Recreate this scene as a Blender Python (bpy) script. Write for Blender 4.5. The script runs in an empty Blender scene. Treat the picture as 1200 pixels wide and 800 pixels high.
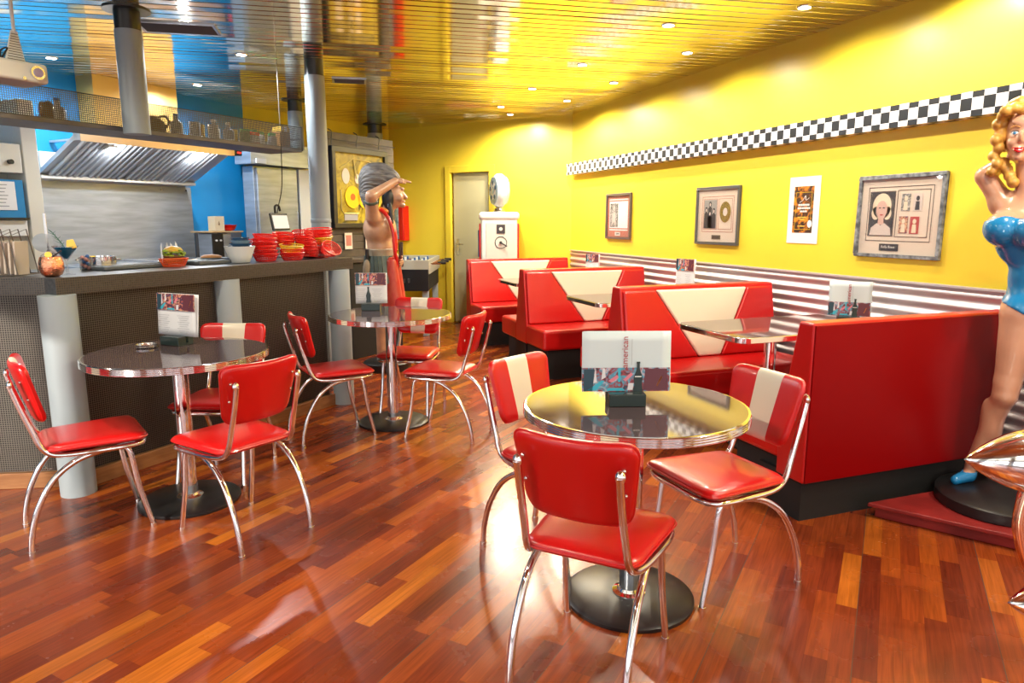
import bpy, bmesh, math, random
import numpy as np
from mathutils import Vector, Matrix, Euler
random.seed(7)
PI = math.pi
SC = bpy.context.scene
COL = SC.collection
def R(d): return math.radians(d)

# ------------------------------------------------------------------ materials
MATS = {}
def mat(name, col, rough=.5, metal=0., ior=1.5, coat=0., bump=0., bscale=40., trans=0., emis=None, estr=0., var=0., vscale=8., col2=None, aniso=None, alpha=1.):
    m = bpy.data.materials.new(name); m.use_nodes = True
    nt = m.node_tree; N = nt.nodes; L = nt.links; b = N['Principled BSDF']
    b.inputs['Base Color'].default_value = (*col, 1); b.inputs['Roughness'].default_value = rough
    b.inputs['Metallic'].default_value = metal; b.inputs['IOR'].default_value = ior
    b.inputs['Coat Weight'].default_value = coat; b.inputs['Coat Roughness'].default_value = .06
    b.inputs['Transmission Weight'].default_value = trans; b.inputs['Alpha'].default_value = alpha
    if emis: b.inputs['Emission Color'].default_value = (*emis, 1); b.inputs['Emission Strength'].default_value = estr
    if bump or var or col2:
        tc = N.new('ShaderNodeTexCoord'); mp = N.new('ShaderNodeMapping'); L.new(tc.outputs['Object'], mp.inputs[0])
        if aniso: mp.inputs['Scale'].default_value = aniso
    if bump:
        nz = N.new('ShaderNodeTexNoise'); nz.inputs['Scale'].default_value = bscale; nz.inputs['Detail'].default_value = 4
        L.new(mp.outputs[0], nz.inputs['Vector'])
        bp = N.new('ShaderNodeBump'); bp.inputs['Strength'].default_value = bump; bp.inputs['Distance'].default_value = .01
        L.new(nz.outputs['Fac'], bp.inputs['Height']); L.new(bp.outputs[0], b.inputs['Normal'])
    if var or col2:
        n2 = N.new('ShaderNodeTexNoise'); n2.inputs['Scale'].default_value = vscale; n2.inputs['Detail'].default_value = 5
        L.new(mp.outputs[0], n2.inputs['Vector'])
        cr = N.new('ShaderNodeValToRGB'); c2 = col2 or tuple(c * (1 - var) for c in col)
        cr.color_ramp.elements[0].color = (*c2, 1); cr.color_ramp.elements[1].color = (*col, 1)
        cr.color_ramp.elements[0].position = .35; cr.color_ramp.elements[1].position = .65
        L.new(n2.outputs['Fac'], cr.inputs[0]); L.new(cr.outputs[0], b.inputs['Base Color'])
    MATS[name] = m
    return m
chrome = mat('chrome', (.86, .86, .88), .07, 1)
steel = mat('brushed_steel', (.46, .51, .58), .38, .55, var=.25, vscale=3, bump=.02, bscale=60, aniso=(1, 1, 8))
steel_b = mat('bright_steel', (.78, .78, .8), .22, 1)
satin = mat('satin_steel', (.62, .64, .67), .34, .55)
red_v = mat('red_vinyl', (.62, .007, .007), .28, bump=.06, bscale=350, coat=.25)
red_b = mat('booth_red_vinyl', (.58, .006, .006), .30, bump=.04, bscale=250, coat=.25)
cream_v = mat('cream_vinyl', (.80, .72, .56), .35, bump=.05, bscale=250, coat=.15)
red_p = mat('shaded_red_panel', (.24, .001, .002), .38, ior=1.22)  # shade on the booth's rear face is put into this darker red
black = mat('black_laminate', (.012, .012, .013), .35)
blackm = mat('black_matte', (.008, .008, .008), .7)
blk_metal = mat('black_metal', (.03, .03, .032), .45, bump=.05, bscale=90)
grey_col = mat('grey_column_paint', (.36, .42, .45), .42, var=.05, vscale=3)
wire_m = mat('dark_wire', (.16, .14, .12), .42, .8)
yellow = mat('yellow_wall_paint', (.90, .68, .05), .36, bump=.08, bscale=5, var=.06, vscale=1.3)
blue = mat('blue_wall_paint', (.005, .22, .52), .5, bump=.05, bscale=20)
teal = mat('teal_wall_paint', (.005, .13, .19), .5)
white = mat('white_paint', (.80, .80, .78), .4)
cream = mat('cream_paint', (.50, .46, .27), .45)
offw = mat('off_white_plastic', (.72, .70, .62), .35)
wood_sk = mat('skirting_wood', (.42, .19, .07), .45, col2=(.30, .12, .04), vscale=6, aniso=(1, 8, 8))
darkwood = mat('dark_panel', (.075, .055, .042), .55, col2=(.05, .036, .028), vscale=7)
corr = mat('corrugated_zinc', (.70, .66, .68), .5, .85, bump=.03, bscale=12)
glass = mat('clear_glass', (1, 1, 1), .02, 0, 1.45, trans=1, alpha=.35)
tan = mat('tan_duct', (.55, .34, .10), .38, .5)
redplat = mat('red_platform_paint', (.32, .024, .022), .4, bump=.15, bscale=30, var=.3)
paper = mat('white_paper', (.82, .81, .82), .6)
paper_c = mat('menu_paper', (.66, .74, .76), .4)
mount = mat('cream_mount', (.74, .62, .52), .6)
mount_r = mat('rose_mount', (.50, .17, .12), .6)
skin = mat('painted_skin', (.62, .32, .20), .28, var=.15, vscale=6, coat=.3)
skin_n = mat('painted_bronze_skin', (.60, .33, .19), .3, var=.3, vscale=7, coat=.3)
swim = mat('blue_swimsuit_paint', (.01, .22, .50), .25, coat=.4, bump=.05, bscale=60)
blond = mat('golden_hair_paint', (.72, .40, .08), .35, col2=(.42, .19, .03), vscale=22, coat=.3)
lips = mat('red_lip_paint', (.50, .008, .012), .2)
darkhair = mat('black_hair_paint', (.012, .013, .017), .4)
eyew = mat('eye_white', (.8, .8, .8), .2)
eyeb = mat('blue_iris', (.03, .16, .35), .2)
feath = mat('grey_feather_paint', (.24, .22, .20), .5, col2=(.08, .075, .07), vscale=14, aniso=(1, 1, 7))
red_skirt = mat('painted_red_loincloth', (.45, .02, .012), .4, col2=(.50, .07, .035), vscale=9, aniso=(4, 4, 1))
greenpaint = mat('painted_green_cloth', (.05, .075, .06), .45, col2=(.09, .12, .10), vscale=14, aniso=(4, 4, 1))
belt_m = mat('painted_belt', (.36, .28, .19), .5)
orange_p = mat('painted_orange_collar', (.72, .22, .02), .4)
red_pl = mat('red_plastic', (.80, .02, .015), .25, coat=.3)
yel_pl = mat('yellow_plastic', (.85, .55, .02), .3)
copper = mat('hammered_copper', (.85, .36, .20), .18, 1, bump=.6, bscale=60)
navy = mat('dark_blue_glaze', (.03, .08, .16), .25)
emit_w = mat('lamp_glow', (1, 1, 1), .5, emis=(1, .93, .78), estr=18)
groove = mat('cavity', (.03, .022, .012), .8)
green_p = mat('green_leaf', (.10, .34, .05), .5, var=.4, vscale=30)
brown = mat('brown_bun', (.50, .23, .07), .5)
plate_g = mat('dark_tray', (.10, .11, .12), .4)
picred = mat('deep_red_print', (.30, .05, .05), .5)

def slat_mat():
    m = mat('mirror_slat', (.80, .70, .54), .10, 1)
    nt = m.node_tree; N = nt.nodes; L = nt.links; b = N['Principled BSDF']
    tc = N.new('ShaderNodeTexCoord'); mp = N.new('ShaderNodeMapping'); mp.inputs['Scale'].default_value = (.5, 2, 1)
    nz = N.new('ShaderNodeTexNoise'); nz.inputs['Scale'].default_value = 3; nz.inputs['Detail'].default_value = 1
    bp = N.new('ShaderNodeBump'); bp.inputs['Strength'].default_value = .015; bp.inputs['Distance'].default_value = .01
    L.new(tc.outputs['Object'], mp.inputs[0]); L.new(mp.outputs[0], nz.inputs['Vector']); L.new(nz.outputs['Fac'], bp.inputs['Height'])
    L.new(bp.outputs[0], b.inputs['Normal'])
    return m
slat_m = slat_mat()

def laminate(name, c1, c2, scale=500, rough=.05, ior=1.9):
    m = mat(name, c1, rough, 0, ior, col2=c2, vscale=scale); return m
lam = laminate('dark_speckled_laminate', (.13, .08, .085), (.03, .02, .022), ior=2.4)
lam_b = laminate('booth_laminate', (.14, .09, .085), (.06, .035, .035), ior=2.4)

def floor_mat():
    m = bpy.data.materials.new('parquet_floor'); m.use_nodes = True
    nt = m.node_tree; N = nt.nodes; L = nt.links; b = N['Principled BSDF']
    def M(op, a, bb=None, c=None):
        n = N.new('ShaderNodeMath'); n.operation = op
        for i, v in enumerate((a, bb, c)):
            if v is None: continue
            if isinstance(v, (int, float)): n.inputs[i].default_value = v
            else: L.new(v, n.inputs[i])
        return n.outputs[0]
    tc = N.new('ShaderNodeTexCoord'); mp = N.new('ShaderNodeMapping'); mp.vector_type = 'POINT'
    mp.inputs['Rotation'].default_value = (0, 0, -R(90 - 48.6))
    L.new(tc.outputs['Object'], mp.inputs[0])
    sx = N.new('ShaderNodeSeparateXYZ'); L.new(mp.outputs[0], sx.inputs[0])
    W_, Ln = .071, .46
    row = M('FLOOR', M('DIVIDE', sx.outputs[1], W_))
    wn = N.new('ShaderNodeTexWhiteNoise'); wn.noise_dimensions = '1D'; L.new(row, wn.inputs['W'])
    xo = M('ADD', M('DIVIDE', sx.outputs[0], Ln), M('MULTIPLY', wn.outputs['Value'], 7.3))
    cidx = M('FLOOR', xo)
    cb = N.new('ShaderNodeCombineXYZ'); L.new(row, cb.inputs[0]); L.new(cidx, cb.inputs[1])
    w2 = N.new('ShaderNodeTexWhiteNoise'); w2.noise_dimensions = '2D'; L.new(cb.outputs[0], w2.inputs['Vector'])
    cr = N.new('ShaderNodeValToRGB'); e = cr.color_ramp.elements
    e[0].position = 0; e[0].color = (.14, .020, .007, 1); e[1].position = 1; e[1].color = (.50, .135, .014, 1)
    for p_, c in ((.25, (.21, .032, .008, 1)), (.6, (.29, .050, .009, 1)), (.9, (.37, .075, .010, 1))):
        x = e.new(p_); x.color = c
    L.new(w2.outputs['Value'], cr.inputs[0])
    # grain
    gm = N.new('ShaderNodeMapping'); gm.inputs['Scale'].default_value = (3, 60, 1)
    L.new(mp.outputs[0], gm.inputs[0])
    off = N.new('ShaderNodeVectorMath'); off.operation = 'ADD'; L.new(gm.outputs[0], off.inputs[0]); L.new(w2.outputs['Color'], off.inputs[1])
    gn = N.new('ShaderNodeTexNoise'); gn.inputs['Scale'].default_value = 1.5; gn.inputs['Detail'].default_value = 6; gn.inputs['Distortion'].default_value = .6
    L.new(off.outputs[0], gn.inputs['Vector'])
    gr = N.new('ShaderNodeMapRange'); gr.inputs[1].default_value = .3; gr.inputs[2].default_value = .7; gr.inputs[3].default_value = .72; gr.inputs[4].default_value = 1.2
    L.new(gn.outputs['Fac'], gr.inputs[0])
    mx = N.new('ShaderNodeVectorMath'); mx.operation = 'SCALE'; L.new(cr.outputs[0], mx.inputs[0]); L.new(gr.outputs[0], mx.inputs['Scale'])
    # joints
    fy = M('FRACT', M('DIVIDE', sx.outputs[1], W_)); fx = M('FRACT', xo)
    j = M('MINIMUM', M('MULTIPLY', M('MINIMUM', fy, M('SUBTRACT', 1., fy)), W_), M('MULTIPLY', M('MINIMUM', fx, M('SUBTRACT', 1., fx)), Ln))
    jm = N.new('ShaderNodeMapRange'); jm.inputs[1].default_value = 0; jm.inputs[2].default_value = .0012; jm.inputs[3].default_value = .62; jm.inputs[4].default_value = 1
    L.new(j, jm.inputs[0])
    # wider board joint every third strip
    f3 = M('FRACT', M('DIVIDE', sx.outputs[1], W_ * 6)); j3 = M('LESS_THAN', M('MINIMUM', f3, M('SUBTRACT', 1., f3)), .0035)
    m2 = N.new('ShaderNodeVectorMath'); m2.operation = 'SCALE'; L.new(mx.outputs[0], m2.inputs[0]); L.new(jm.outputs[0], m2.inputs['Scale'])
    mixj = N.new('ShaderNodeMix'); mixj.data_type = 'RGBA'; L.new(j3, mixj.inputs[0]); L.new(m2.outputs[0], mixj.inputs[6]); mixj.inputs[7].default_value = (.10, .055, .035, 1)
    L.new(mixj.outputs[2], b.inputs['Base Color'])
    rn = N.new('ShaderNodeTexNoise'); rn.inputs['Scale'].default_value = 4; rn.inputs['Detail'].default_value = 5; L.new(tc.outputs['Object'], rn.inputs['Vector'])
    rr = N.new('ShaderNodeMapRange'); rr.inputs[3].default_value = .16; rr.inputs[4].default_value = .36; L.new(rn.outputs['Fac'], rr.inputs[0])
    L.new(rr.outputs[0], b.inputs['Roughness'])
    bp = N.new('ShaderNodeBump'); bp.inputs['Strength'].default_value = .12; bp.inputs['Distance'].default_value = .004
    L.new(gn.outputs['Fac'], bp.inputs['Height']); L.new(bp.outputs[0], b.inputs['Normal'])
    b.inputs['Coat Weight'].default_value = .12; b.inputs['Coat Roughness'].default_value = .12; b.inputs['IOR'].default_value = 1.4
    return m
floor_m = floor_mat()

def checker_mat():
    m = mat('checker_board', (.8, .8, .8), .35)
    nt = m.node_tree; N = nt.nodes; L = nt.links; b = N['Principled BSDF']
    tc = N.new('ShaderNodeTexCoord'); ck = N.new('ShaderNodeTexChecker'); ck.inputs['Scale'].default_value = 1 / .0635
    ck.inputs['Color1'].default_value = (.80, .80, .84, 1); ck.inputs['Color2'].default_value = (.012, .014, .018, 1)
    mp = N.new('ShaderNodeMapping'); mp.inputs['Location'].default_value = (.01, .003, .0001)
    L.new(tc.outputs['Object'], mp.inputs[0]); L.new(mp.outputs[0], ck.inputs['Vector']); L.new(ck.outputs[0], b.inputs['Base Color'])
    return m
check_m = checker_mat()

def print_mat(name, cols, scale=18, distort=1.5, detail=3, rough=.35):
    """a colourful photographic print: noise through a stepped ramp"""
    m = mat(name, (.5, .5, .5), rough)
    nt = m.node_tree; N = nt.nodes; L = nt.links; b = N['Principled BSDF']
    tc = N.new('ShaderNodeTexCoord'); nz = N.new('ShaderNodeTexNoise'); nz.inputs['Scale'].default_value = scale
    nz.inputs['Detail'].default_value = detail; nz.inputs['Distortion'].default_value = distort
    L.new(tc.outputs['Object'], nz.inputs['Vector']); cr = N.new('ShaderNodeValToRGB'); e = cr.color_ramp.elements
    n = len(cols); e[0].position = .28; e[0].color = (*cols[0], 1); e[1].position = .72; e[1].color = (*cols[-1], 1)
    for i in range(1, n - 1): x = e.new(.28 + .44 * i / (n - 1)); x.color = (*cols[i], 1)
    L.new(nz.outputs['Fac'], cr.inputs[0]); L.new(cr.outputs[0], b.inputs['Base Color'])
    return m
neon_print = print_mat('neon_diner_print', [(.02, .10, .16), (.03, .03, .05), (.35, .05, .06), (.05, .35, .50), (.70, .45, .5), (.12, .02, .03)], 22)
warm_print = print_mat('warm_diner_print', [(.10, .015, .03), (.14, .02, .03), (.03, .05, .14), (.55, .10, .04), (.75, .50, .32), (.10, .02, .04), (.12, .02, .05)], 40)
bw_print = print_mat('grey_photo_print', [(.03, .03, .03), (.10, .10, .10), (.45, .43, .42), (.75, .72, .70)], 45)
food_print = print_mat('food_poster_print', [(.03, .018, .012), (.04, .02, .012), (.06, .025, .012), (.45, .14, .01), (.65, .30, .02), (.05, .02, .01)], 14)
gold_print = print_mat('dark_concert_print', [(.06, .045, .01), (.28, .20, .01), (.50, .38, .03), (.08, .06, .02)], 5)

# ------------------------------------------------------------------ mesh building
class MB:
    def __init__(s): s.bm = bmesh.new(); s.mi = 0
    def _add(s, verts, faces, M=None):
        vs = [s.bm.verts.new((M @ Vector(v)) if M else v) for v in verts]
        for f in faces:
            try:
                fc = s.bm.faces.new([vs[i] for i in f]); fc.material_index = s.mi
            except ValueError: pass
        return vs
    def box(s, c, d, rz=0, M=None, rot=None):
        hx, hy, hz = d[0] / 2, d[1] / 2, d[2] / 2
        T = Matrix.Translation(c) @ (Euler(rot).to_matrix().to_4x4() if rot else Matrix.Rotation(rz, 4, 'Z'))
        if M: T = M @ T
        v = [(x, y, z) for z in (-hz, hz) for x, y in ((-hx, -hy), (hx, -hy), (hx, hy), (-hx, hy))]
        s._add(v, [(3, 2, 1, 0), (4, 5, 6, 7), (0, 1, 5, 4), (1, 2, 6, 5), (2, 3, 7, 6), (3, 0, 4, 7)], T); return s
    def b2(s, lo, hi):
        return s.box([(a + b) / 2 for a, b in zip(lo, hi)], [abs(b - a) for a, b in zip(lo, hi)])
    def prism(s, poly, h0, h1, M=None):
        n = len(poly)
        v = [(x, y, h0) for x, y in poly] + [(x, y, h1) for x, y in poly]
        s._add(v, [tuple(range(n - 1, -1, -1)), tuple(range(n, 2 * n))] + [(i, (i + 1) % n, n + (i + 1) % n, n + i) for i in range(n)], M); return s
    def lathe(s, prof, n=32, c=(0, 0, 0), M=None, cap=True, sx=1, sy=1):
        v = []; f = []; m = len(prof)
        for r, z in prof:
            for k in range(n):
                a = 2 * PI * k / n; v.append((c[0] + r * math.cos(a) * sx, c[1] + r * math.sin(a) * sy, c[2] + z))
        for i in range(m - 1):
            for k in range(n): f.append((i * n + k, i * n + (k + 1) % n, (i + 1) * n + (k + 1) % n, (i + 1) * n + k))
        if cap: f += [tuple(range(n - 1, -1, -1)), tuple(range((m - 1) * n, m * n))]
        s._add(v, f, M); return s
    def cyl(s, a, b, r, r2=None, n=16, M=None):
        a, b = Vector(a), Vector(b); d = b - a
        T = Matrix.Translation(a) @ d.to_track_quat('Z', 'Y').to_matrix().to_4x4()
        if M: T = M @ T
        return s.lathe([(r, 0), (r if r2 is None else r2, d.length)], n, M=T)
    def tube(s, pts, r, n=10, M=None, closed=False, sub=6, smooth=True):
        P = [Vector(p) for p in pts]
        if smooth and len(P) > 2:
            Q = []; m = len(P); rng = range(m if closed else m - 1)
            for i in rng:
                if closed: p0, p1, p2, p3 = P[(i - 1) % m], P[i], P[(i + 1) % m], P[(i + 2) % m]
                else: p0, p1, p2, p3 = P[max(i - 1, 0)], P[i], P[i + 1], P[min(i + 2, m - 1)]
                for k in range(sub):
                    t = k / sub
                    Q.append(.5 * ((2 * p1) + (p2 - p0) * t + (2 * p0 - 5 * p1 + 4 * p2 - p3) * t * t + (3 * p1 - p0 - 3 * p2 + p3) * t ** 3))
            if not closed: Q.append(P[-1])
            P = Q
        m = len(P); v = []; f = []; up = None
        for i, p in enumerate(P):
            t = (P[(i + 1) % m] - P[i - 1]) if closed else (P[min(i + 1, m - 1)] - P[max(i - 1, 0)])
            t.normalize()
            if up is None:
                up = Vector((0, 0, 1)) if abs(t.z) < .9 else Vector((1, 0, 0))
            x = up.cross(t); x.normalize(); y = t.cross(x); up = y
            rr = r[min(i * len(r) // m, len(r) - 1)] if isinstance(r, (list, tuple)) else r
            for k in range(n):
                a = 2 * PI * k / n; v.append(p + x * math.cos(a) * rr + y * math.sin(a) * rr)
        for i in range(m if closed else m - 1):
            for k in range(n): f.append((i * n + k, i * n + (k + 1) % n, ((i + 1) % m) * n + (k + 1) % n, ((i + 1) % m) * n + k))
        if not closed: f += [tuple(range(n - 1, -1, -1)), tuple(range((m - 1) * n, m * n))]
        s._add(v, f, M); return s
    def sph(s, c, r, n=12, M=None, sc=(1, 1, 1)):
        prof = [(max(r * math.sin(PI * i / n), 1e-4) , -r * math.cos(PI * i / n)) for i in range(n + 1)]
        T = Matrix.Translation(c) @ Matrix.Diagonal((*sc, 1))
        if M: T = M @ T
        return s.lathe(prof, n * 2, M=T)
    def grid(s, fn, nx, ny, M=None, flip=False, mi=None):
        v = [fn(i / nx, j / ny) for j in range(ny + 1) for i in range(nx + 1)]
        vs = [s.bm.verts.new((M @ Vector(p)) if M else p) for p in v]
        for j in range(ny):
            for i in range(nx):
                q = [j * (nx + 1) + i, j * (nx + 1) + i + 1, (j + 1) * (nx + 1) + i + 1, (j + 1) * (nx + 1) + i]
                if flip: q.reverse()
                fc = s.bm.faces.new([vs[k] for k in q]); fc.material_index = mi(( i + .5) / nx, (j + .5) / ny) if mi else s.mi
        return s
    def build(s, name, mats, parent=None, loc=None, rz=None, bev=0, seg=2, ang=40, sub=0, merge=True):
        if merge: bmesh.ops.remove_doubles(s.bm, verts=s.bm.verts, dist=1e-5)
        bmesh.ops.recalc_face_normals(s.bm, faces=s.bm.faces)
        me = bpy.data.meshes.new(name); s.bm.to_mesh(me); s.bm.free()
        if not isinstance(mats, (list, tuple)): mats = [mats]
        for m in mats: me.materials.append(m)
        return link(name, me, parent, loc, rz, bev, seg, ang, sub)
def link(name, me, parent=None, loc=None, rz=None, bev=0, seg=2, ang=40, sub=0):
    o = bpy.data.objects.new(name, me); COL.objects.link(o)
    if parent: o.parent = parent
    if loc: o.location = loc
    if rz is not None: o.rotation_euler.z = rz
    me.shade_smooth()
    if not sub: me.set_sharp_from_angle(angle=R(ang))
    if bev:
        b = o.modifiers.new('bevel', 'BEVEL'); b.width = bev; b.segments = seg; b.limit_method = 'ANGLE'; b.angle_limit = R(35); b.harden_normals = True
    if sub:
        b = o.modifiers.new('sub', 'SUBSURF'); b.levels = sub; b.render_levels = sub
    return o
def tag(o, label, cat, group=None, kind=None):
    o['label'] = label; o['category'] = cat
    if group: o['group'] = group
    if kind: o['kind'] = kind
    return o
def thing(name, label, cat, loc=(0, 0, 0), rz=0, group=None):
    o = bpy.data.objects.new(name, None); COL.objects.link(o); o.empty_display_size = .05
    o.location = loc; o.rotation_euler.z = rz
    return tag(o, label, cat, group)
def struct(o): o['kind'] = 'structure'; return o
def copy_tree(o, parent=None):
    c = o.copy(); COL.objects.link(c); c.parent = parent
    for ch in list(o.children): copy_tree(ch, c)
    return c
def place(o, loc, rz, label=None, group=None):
    o.location = loc; o.rotation_euler.z = rz
    if label: o['label'] = label
    if group: o['group'] = group
    return o
def text_mesh(name, s, size, m, parent, M, ext=.0004, align='CENTER', sx=1.):
    cu = bpy.data.curves.new(name, 'FONT'); cu.body = s; cu.size = size; cu.extrude = ext; cu.align_x = align; cu.align_y = 'CENTER'; cu.resolution_u = 3
    o = bpy.data.objects.new(name, cu); COL.objects.link(o)
    dg = bpy.context.evaluated_depsgraph_get(); dg.update()
    me = bpy.data.meshes.new_from_object(o.evaluated_get(dg)); me.name = name
    bpy.data.objects.remove(o); bpy.data.curves.remove(cu)
    me.transform(M @ Matrix.Diagonal((sx, 1, 1, 1))); me.materials.clear(); me.materials.append(m)
    t = bpy.data.objects.new(name, me); COL.objects.link(t); t.parent = parent
    return t

# signed-distance bodies, meshed with surface nets (one continuous skin)
def smin(a, b, k):
    h = np.clip(.5 + .5 * (b - a) / k, 0, 1); return b * (1 - h) + a * h - k * h * (1 - h)
def sdf(prims, P, k=.02):
    d = None
    for p in prims:
        kk = k
        if p[0] == 'c':
            a, b = np.array(p[1], float), np.array(p[2], float); ba = b - a
            t = np.clip(((P - a) @ ba) / max(ba @ ba, 1e-9), 0, 1)
            q = np.linalg.norm(P - a - t[..., None] * ba, axis=-1) - (p[3] + (p[4] - p[3]) * t)
            if len(p) > 5: kk = p[5]
        else:
            c, r = np.array(p[1], float), np.array(p[2], float); X = P - c
            if len(p) > 3 and p[3] is not None:
                X = X @ np.array(Euler([R(v) for v in p[3]]).to_matrix())
            k0 = np.linalg.norm(X / r, axis=-1); k1 = np.linalg.norm(X / (r * r), axis=-1) + 1e-9
            q = k0 * (k0 - 1) / k1
            if len(p) > 4: kk = p[4]
        d = q if d is None else smin(d, q, kk)
    return d
def nets(name, fn, lo, hi, h, mats, parent=None, mfun=None):
    lo = np.array(lo, float); hi = np.array(hi, float); n = np.ceil((hi - lo) / h).astype(int) + 1
    g = np.stack(np.meshgrid(*[lo[i] + h * np.arange(n[i]) for i in range(3)], indexing='ij'), -1)
    V = fn(g); S = V < 0
    cs = tuple(n - 1); acc = np.zeros((*cs, 3)); cnt = np.zeros(cs)
    offs = [(i, j, k) for i in (0, 1) for j in (0, 1) for k in (0, 1)]
    for ax in range(3):
        sl0 = [slice(None)] * 3; sl1 = [slice(None)] * 3; sl0[ax] = slice(0, -1); sl1[ax] = slice(1, None)
        v0, v1 = V[tuple(sl0)], V[tuple(sl1)]; cr = (S[tuple(sl0)] != S[tuple(sl1)])
        t = np.where(cr, v0 / np.where(cr, v0 - v1, 1), 0); p = g[tuple(sl0)].copy(); p[..., ax] += t * h
        o = [a for a in range(3) if a != ax]
        for da in (0, 1):
            for db in (0, 1):
                s = [slice(None)] * 3; s[ax] = slice(0, cs[ax])
                s[o[0]] = slice(da, da + cs[o[0]]); s[o[1]] = slice(db, db + cs[o[1]])
                c_ = cr[tuple(s)]; acc += np.where(c_[..., None], p[tuple(s)], 0); cnt += c_
    act = cnt > 0; idx = -np.ones(cs, int); idx[act] = np.arange(act.sum()); vs = acc[act] / cnt[act][:, None]
    F = []
    for ax in range(3):
        o = [a for a in range(3) if a != ax]
        sl0 = [slice(1, -1)] * 3; sl1 = [slice(1, -1)] * 3; sl0[ax] = slice(0, -1); sl1[ax] = slice(1, None)
        a, b = S[tuple(sl0)], S[tuple(sl1)]; w = np.argwhere(a != b); st = a[tuple(w.T)]
        base = w.copy(); base[:, o[0]] += 1; base[:, o[1]] += 1
        q = []
        for da, db in ((-1, -1), (0, -1), (0, 0), (-1, 0)):
            e = base.copy(); e[:, o[0]] += da; e[:, o[1]] += db; q.append(idx[tuple(e.T)])
        q = np.stack(q, 1); fl = st if ax != 1 else ~st
        q[~fl] = q[~fl][:, ::-1]; F.append(q)
    F = np.concatenate(F); F = F[(F >= 0).all(1)]
    me = bpy.data.meshes.new(name); me.from_pydata(vs.tolist(), [], F.tolist()); me.update()
    if not isinstance(mats, (list, tuple)): mats = [mats]
    for m in mats: me.materials.append(m)
    if mfun:
        cen = vs[F].mean(1); me.polygons.foreach_set('material_index', mfun(cen).astype(np.int32))
    o = bpy.data.objects.new(name, me); COL.objects.link(o); me.shade_smooth()
    if parent: o.parent = parent
    return o

# ------------------------------------------------------------------ camera
cam = bpy.data.cameras.new('camera'); co = bpy.data.objects.new('camera', cam); COL.objects.link(co); SC.camera = co
cam.sensor_width = 36; cam.lens = 24.3; cam.clip_start = .05
co.location = (0, 0, 1.4); co.rotation_euler = (R(90 - 9.943), 0, R(-20.05))
SC.view_settings.view_transform = 'Standard'; SC.view_settings.look = 'None'
SC.view_settings.exposure = 0.55; SC.view_settings.gamma = 1; SC.view_settings.use_curve_mapping = False
SC.cycles.use_denoising = True
try: SC.cycles.denoiser = 'OPENIMAGEDENOISE'
except Exception: pass
SC.cycles.max_bounces = 8; SC.cycles.diffuse_bounces = 4; SC.cycles.glossy_bounces = 5; SC.cycles.transmission_bounces = 6
SC.cycles.sample_clamp_indirect = 6; SC.cycles.caustics_reflective = False; SC.cycles.caustics_refractive = False
# ------------------------------------------------------------------ kitchen frame (rotated 42 degrees)
KO = Vector((-.87, 4.07, 0)); KR = R(42)
def W(s, n, z=0.):
    c, d = math.cos(KR), math.sin(KR); return Vector((KO.x + s * c - n * d, KO.y + s * d + n * c, z))
KM = Matrix.Translation(KO) @ Matrix.Rotation(KR, 4, 'Z')
def kroot(o): o.location = KO; o.rotation_euler.z = KR; return o

# ------------------------------------------------------------------ the room
WX, CZ = 3.65, 2.65
B0, B1, B2 = Vector((3.65, 7.87)), Vector((1.82, 10.03)), Vector((-.07, 8.56))
m = MB(); m.b2((-6.2, -3.8, -.1), (4.0, 10.6, 0)); struct(m.build('floor', floor_m))
m = MB(); m.b2((WX, -3.6, 0), (WX + .12, 8.2, 2.85)); struct(m.build('wall_right', yellow))
# back wall with its door opening, local x from B0 to B1
d = B1 - B0; Lb = d.length; ab = math.atan2(d.y, d.x); MB_ = Matrix.Translation((B0.x, B0.y, 0)) @ Matrix.Rotation(ab, 4, 'Z')
D0, D1, DH = 1.14, 1.82, 2.06
m = MB()
for lo, hi in (((-.1, -.12, 0), (D0, 0, 2.85)), ((D1, -.12, 0), (Lb + .1, 0, 2.85)), ((D0, -.12, DH), (D1, 0, 2.85)), ((D0, -.14, 0), (D1, -.10, DH))):
    m.b2(lo, hi)
o = m.build('wall_back', yellow); struct(o); o.matrix_world = MB_
door = bpy.data.objects.new('door_1', None); COL.objects.link(door); door.matrix_world = MB_; struct(door)
m = MB(); m.b2((D0 + .04, -.09, .01), (D1 - .04, -.045, DH - .04)); m.build('door_leaf', cream, door, bev=.004)
m = MB()
for lo, hi in (((D0 - .05, -.02, 0), (D0 + .035, .025, DH + .05)), ((D1 - .035, -.02, 0), (D1 + .05, .025, DH + .05)), ((D0 + .035, -.02, DH - .035), (D1 - .035, .025, DH + .05))):
    m.b2(lo, hi)
m.build('door_frame', yellow, door, bev=.004)
m = MB(); m.b2((D1 - .125, -.045, .93), (D1 - .085, -.037, 1.15)); m.cyl((D1 - .105, -.04, 1.08), (D1 - .105, .01, 1.08), .009); m.cyl((D1 - .105, .005, 1.08), (D1 - .225, .005, 1.08), .009)
m.build('door_handle', steel_b, door)
d2 = B1 - B2; m = MB(); m.b2((0, 0, 0), (d2.length + .1, .12, 2.85)); o = m.build('wall_far', yellow, loc=(B2.x, B2.y, 0), rz=math.atan2(d2.y, d2.x)); struct(o)
m = MB(); m.b2((-6.4, 2.8, 0), (3.6, 2.92, 2.85)); o = m.build('wall_kitchen', blue); struct(kroot(o))
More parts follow.
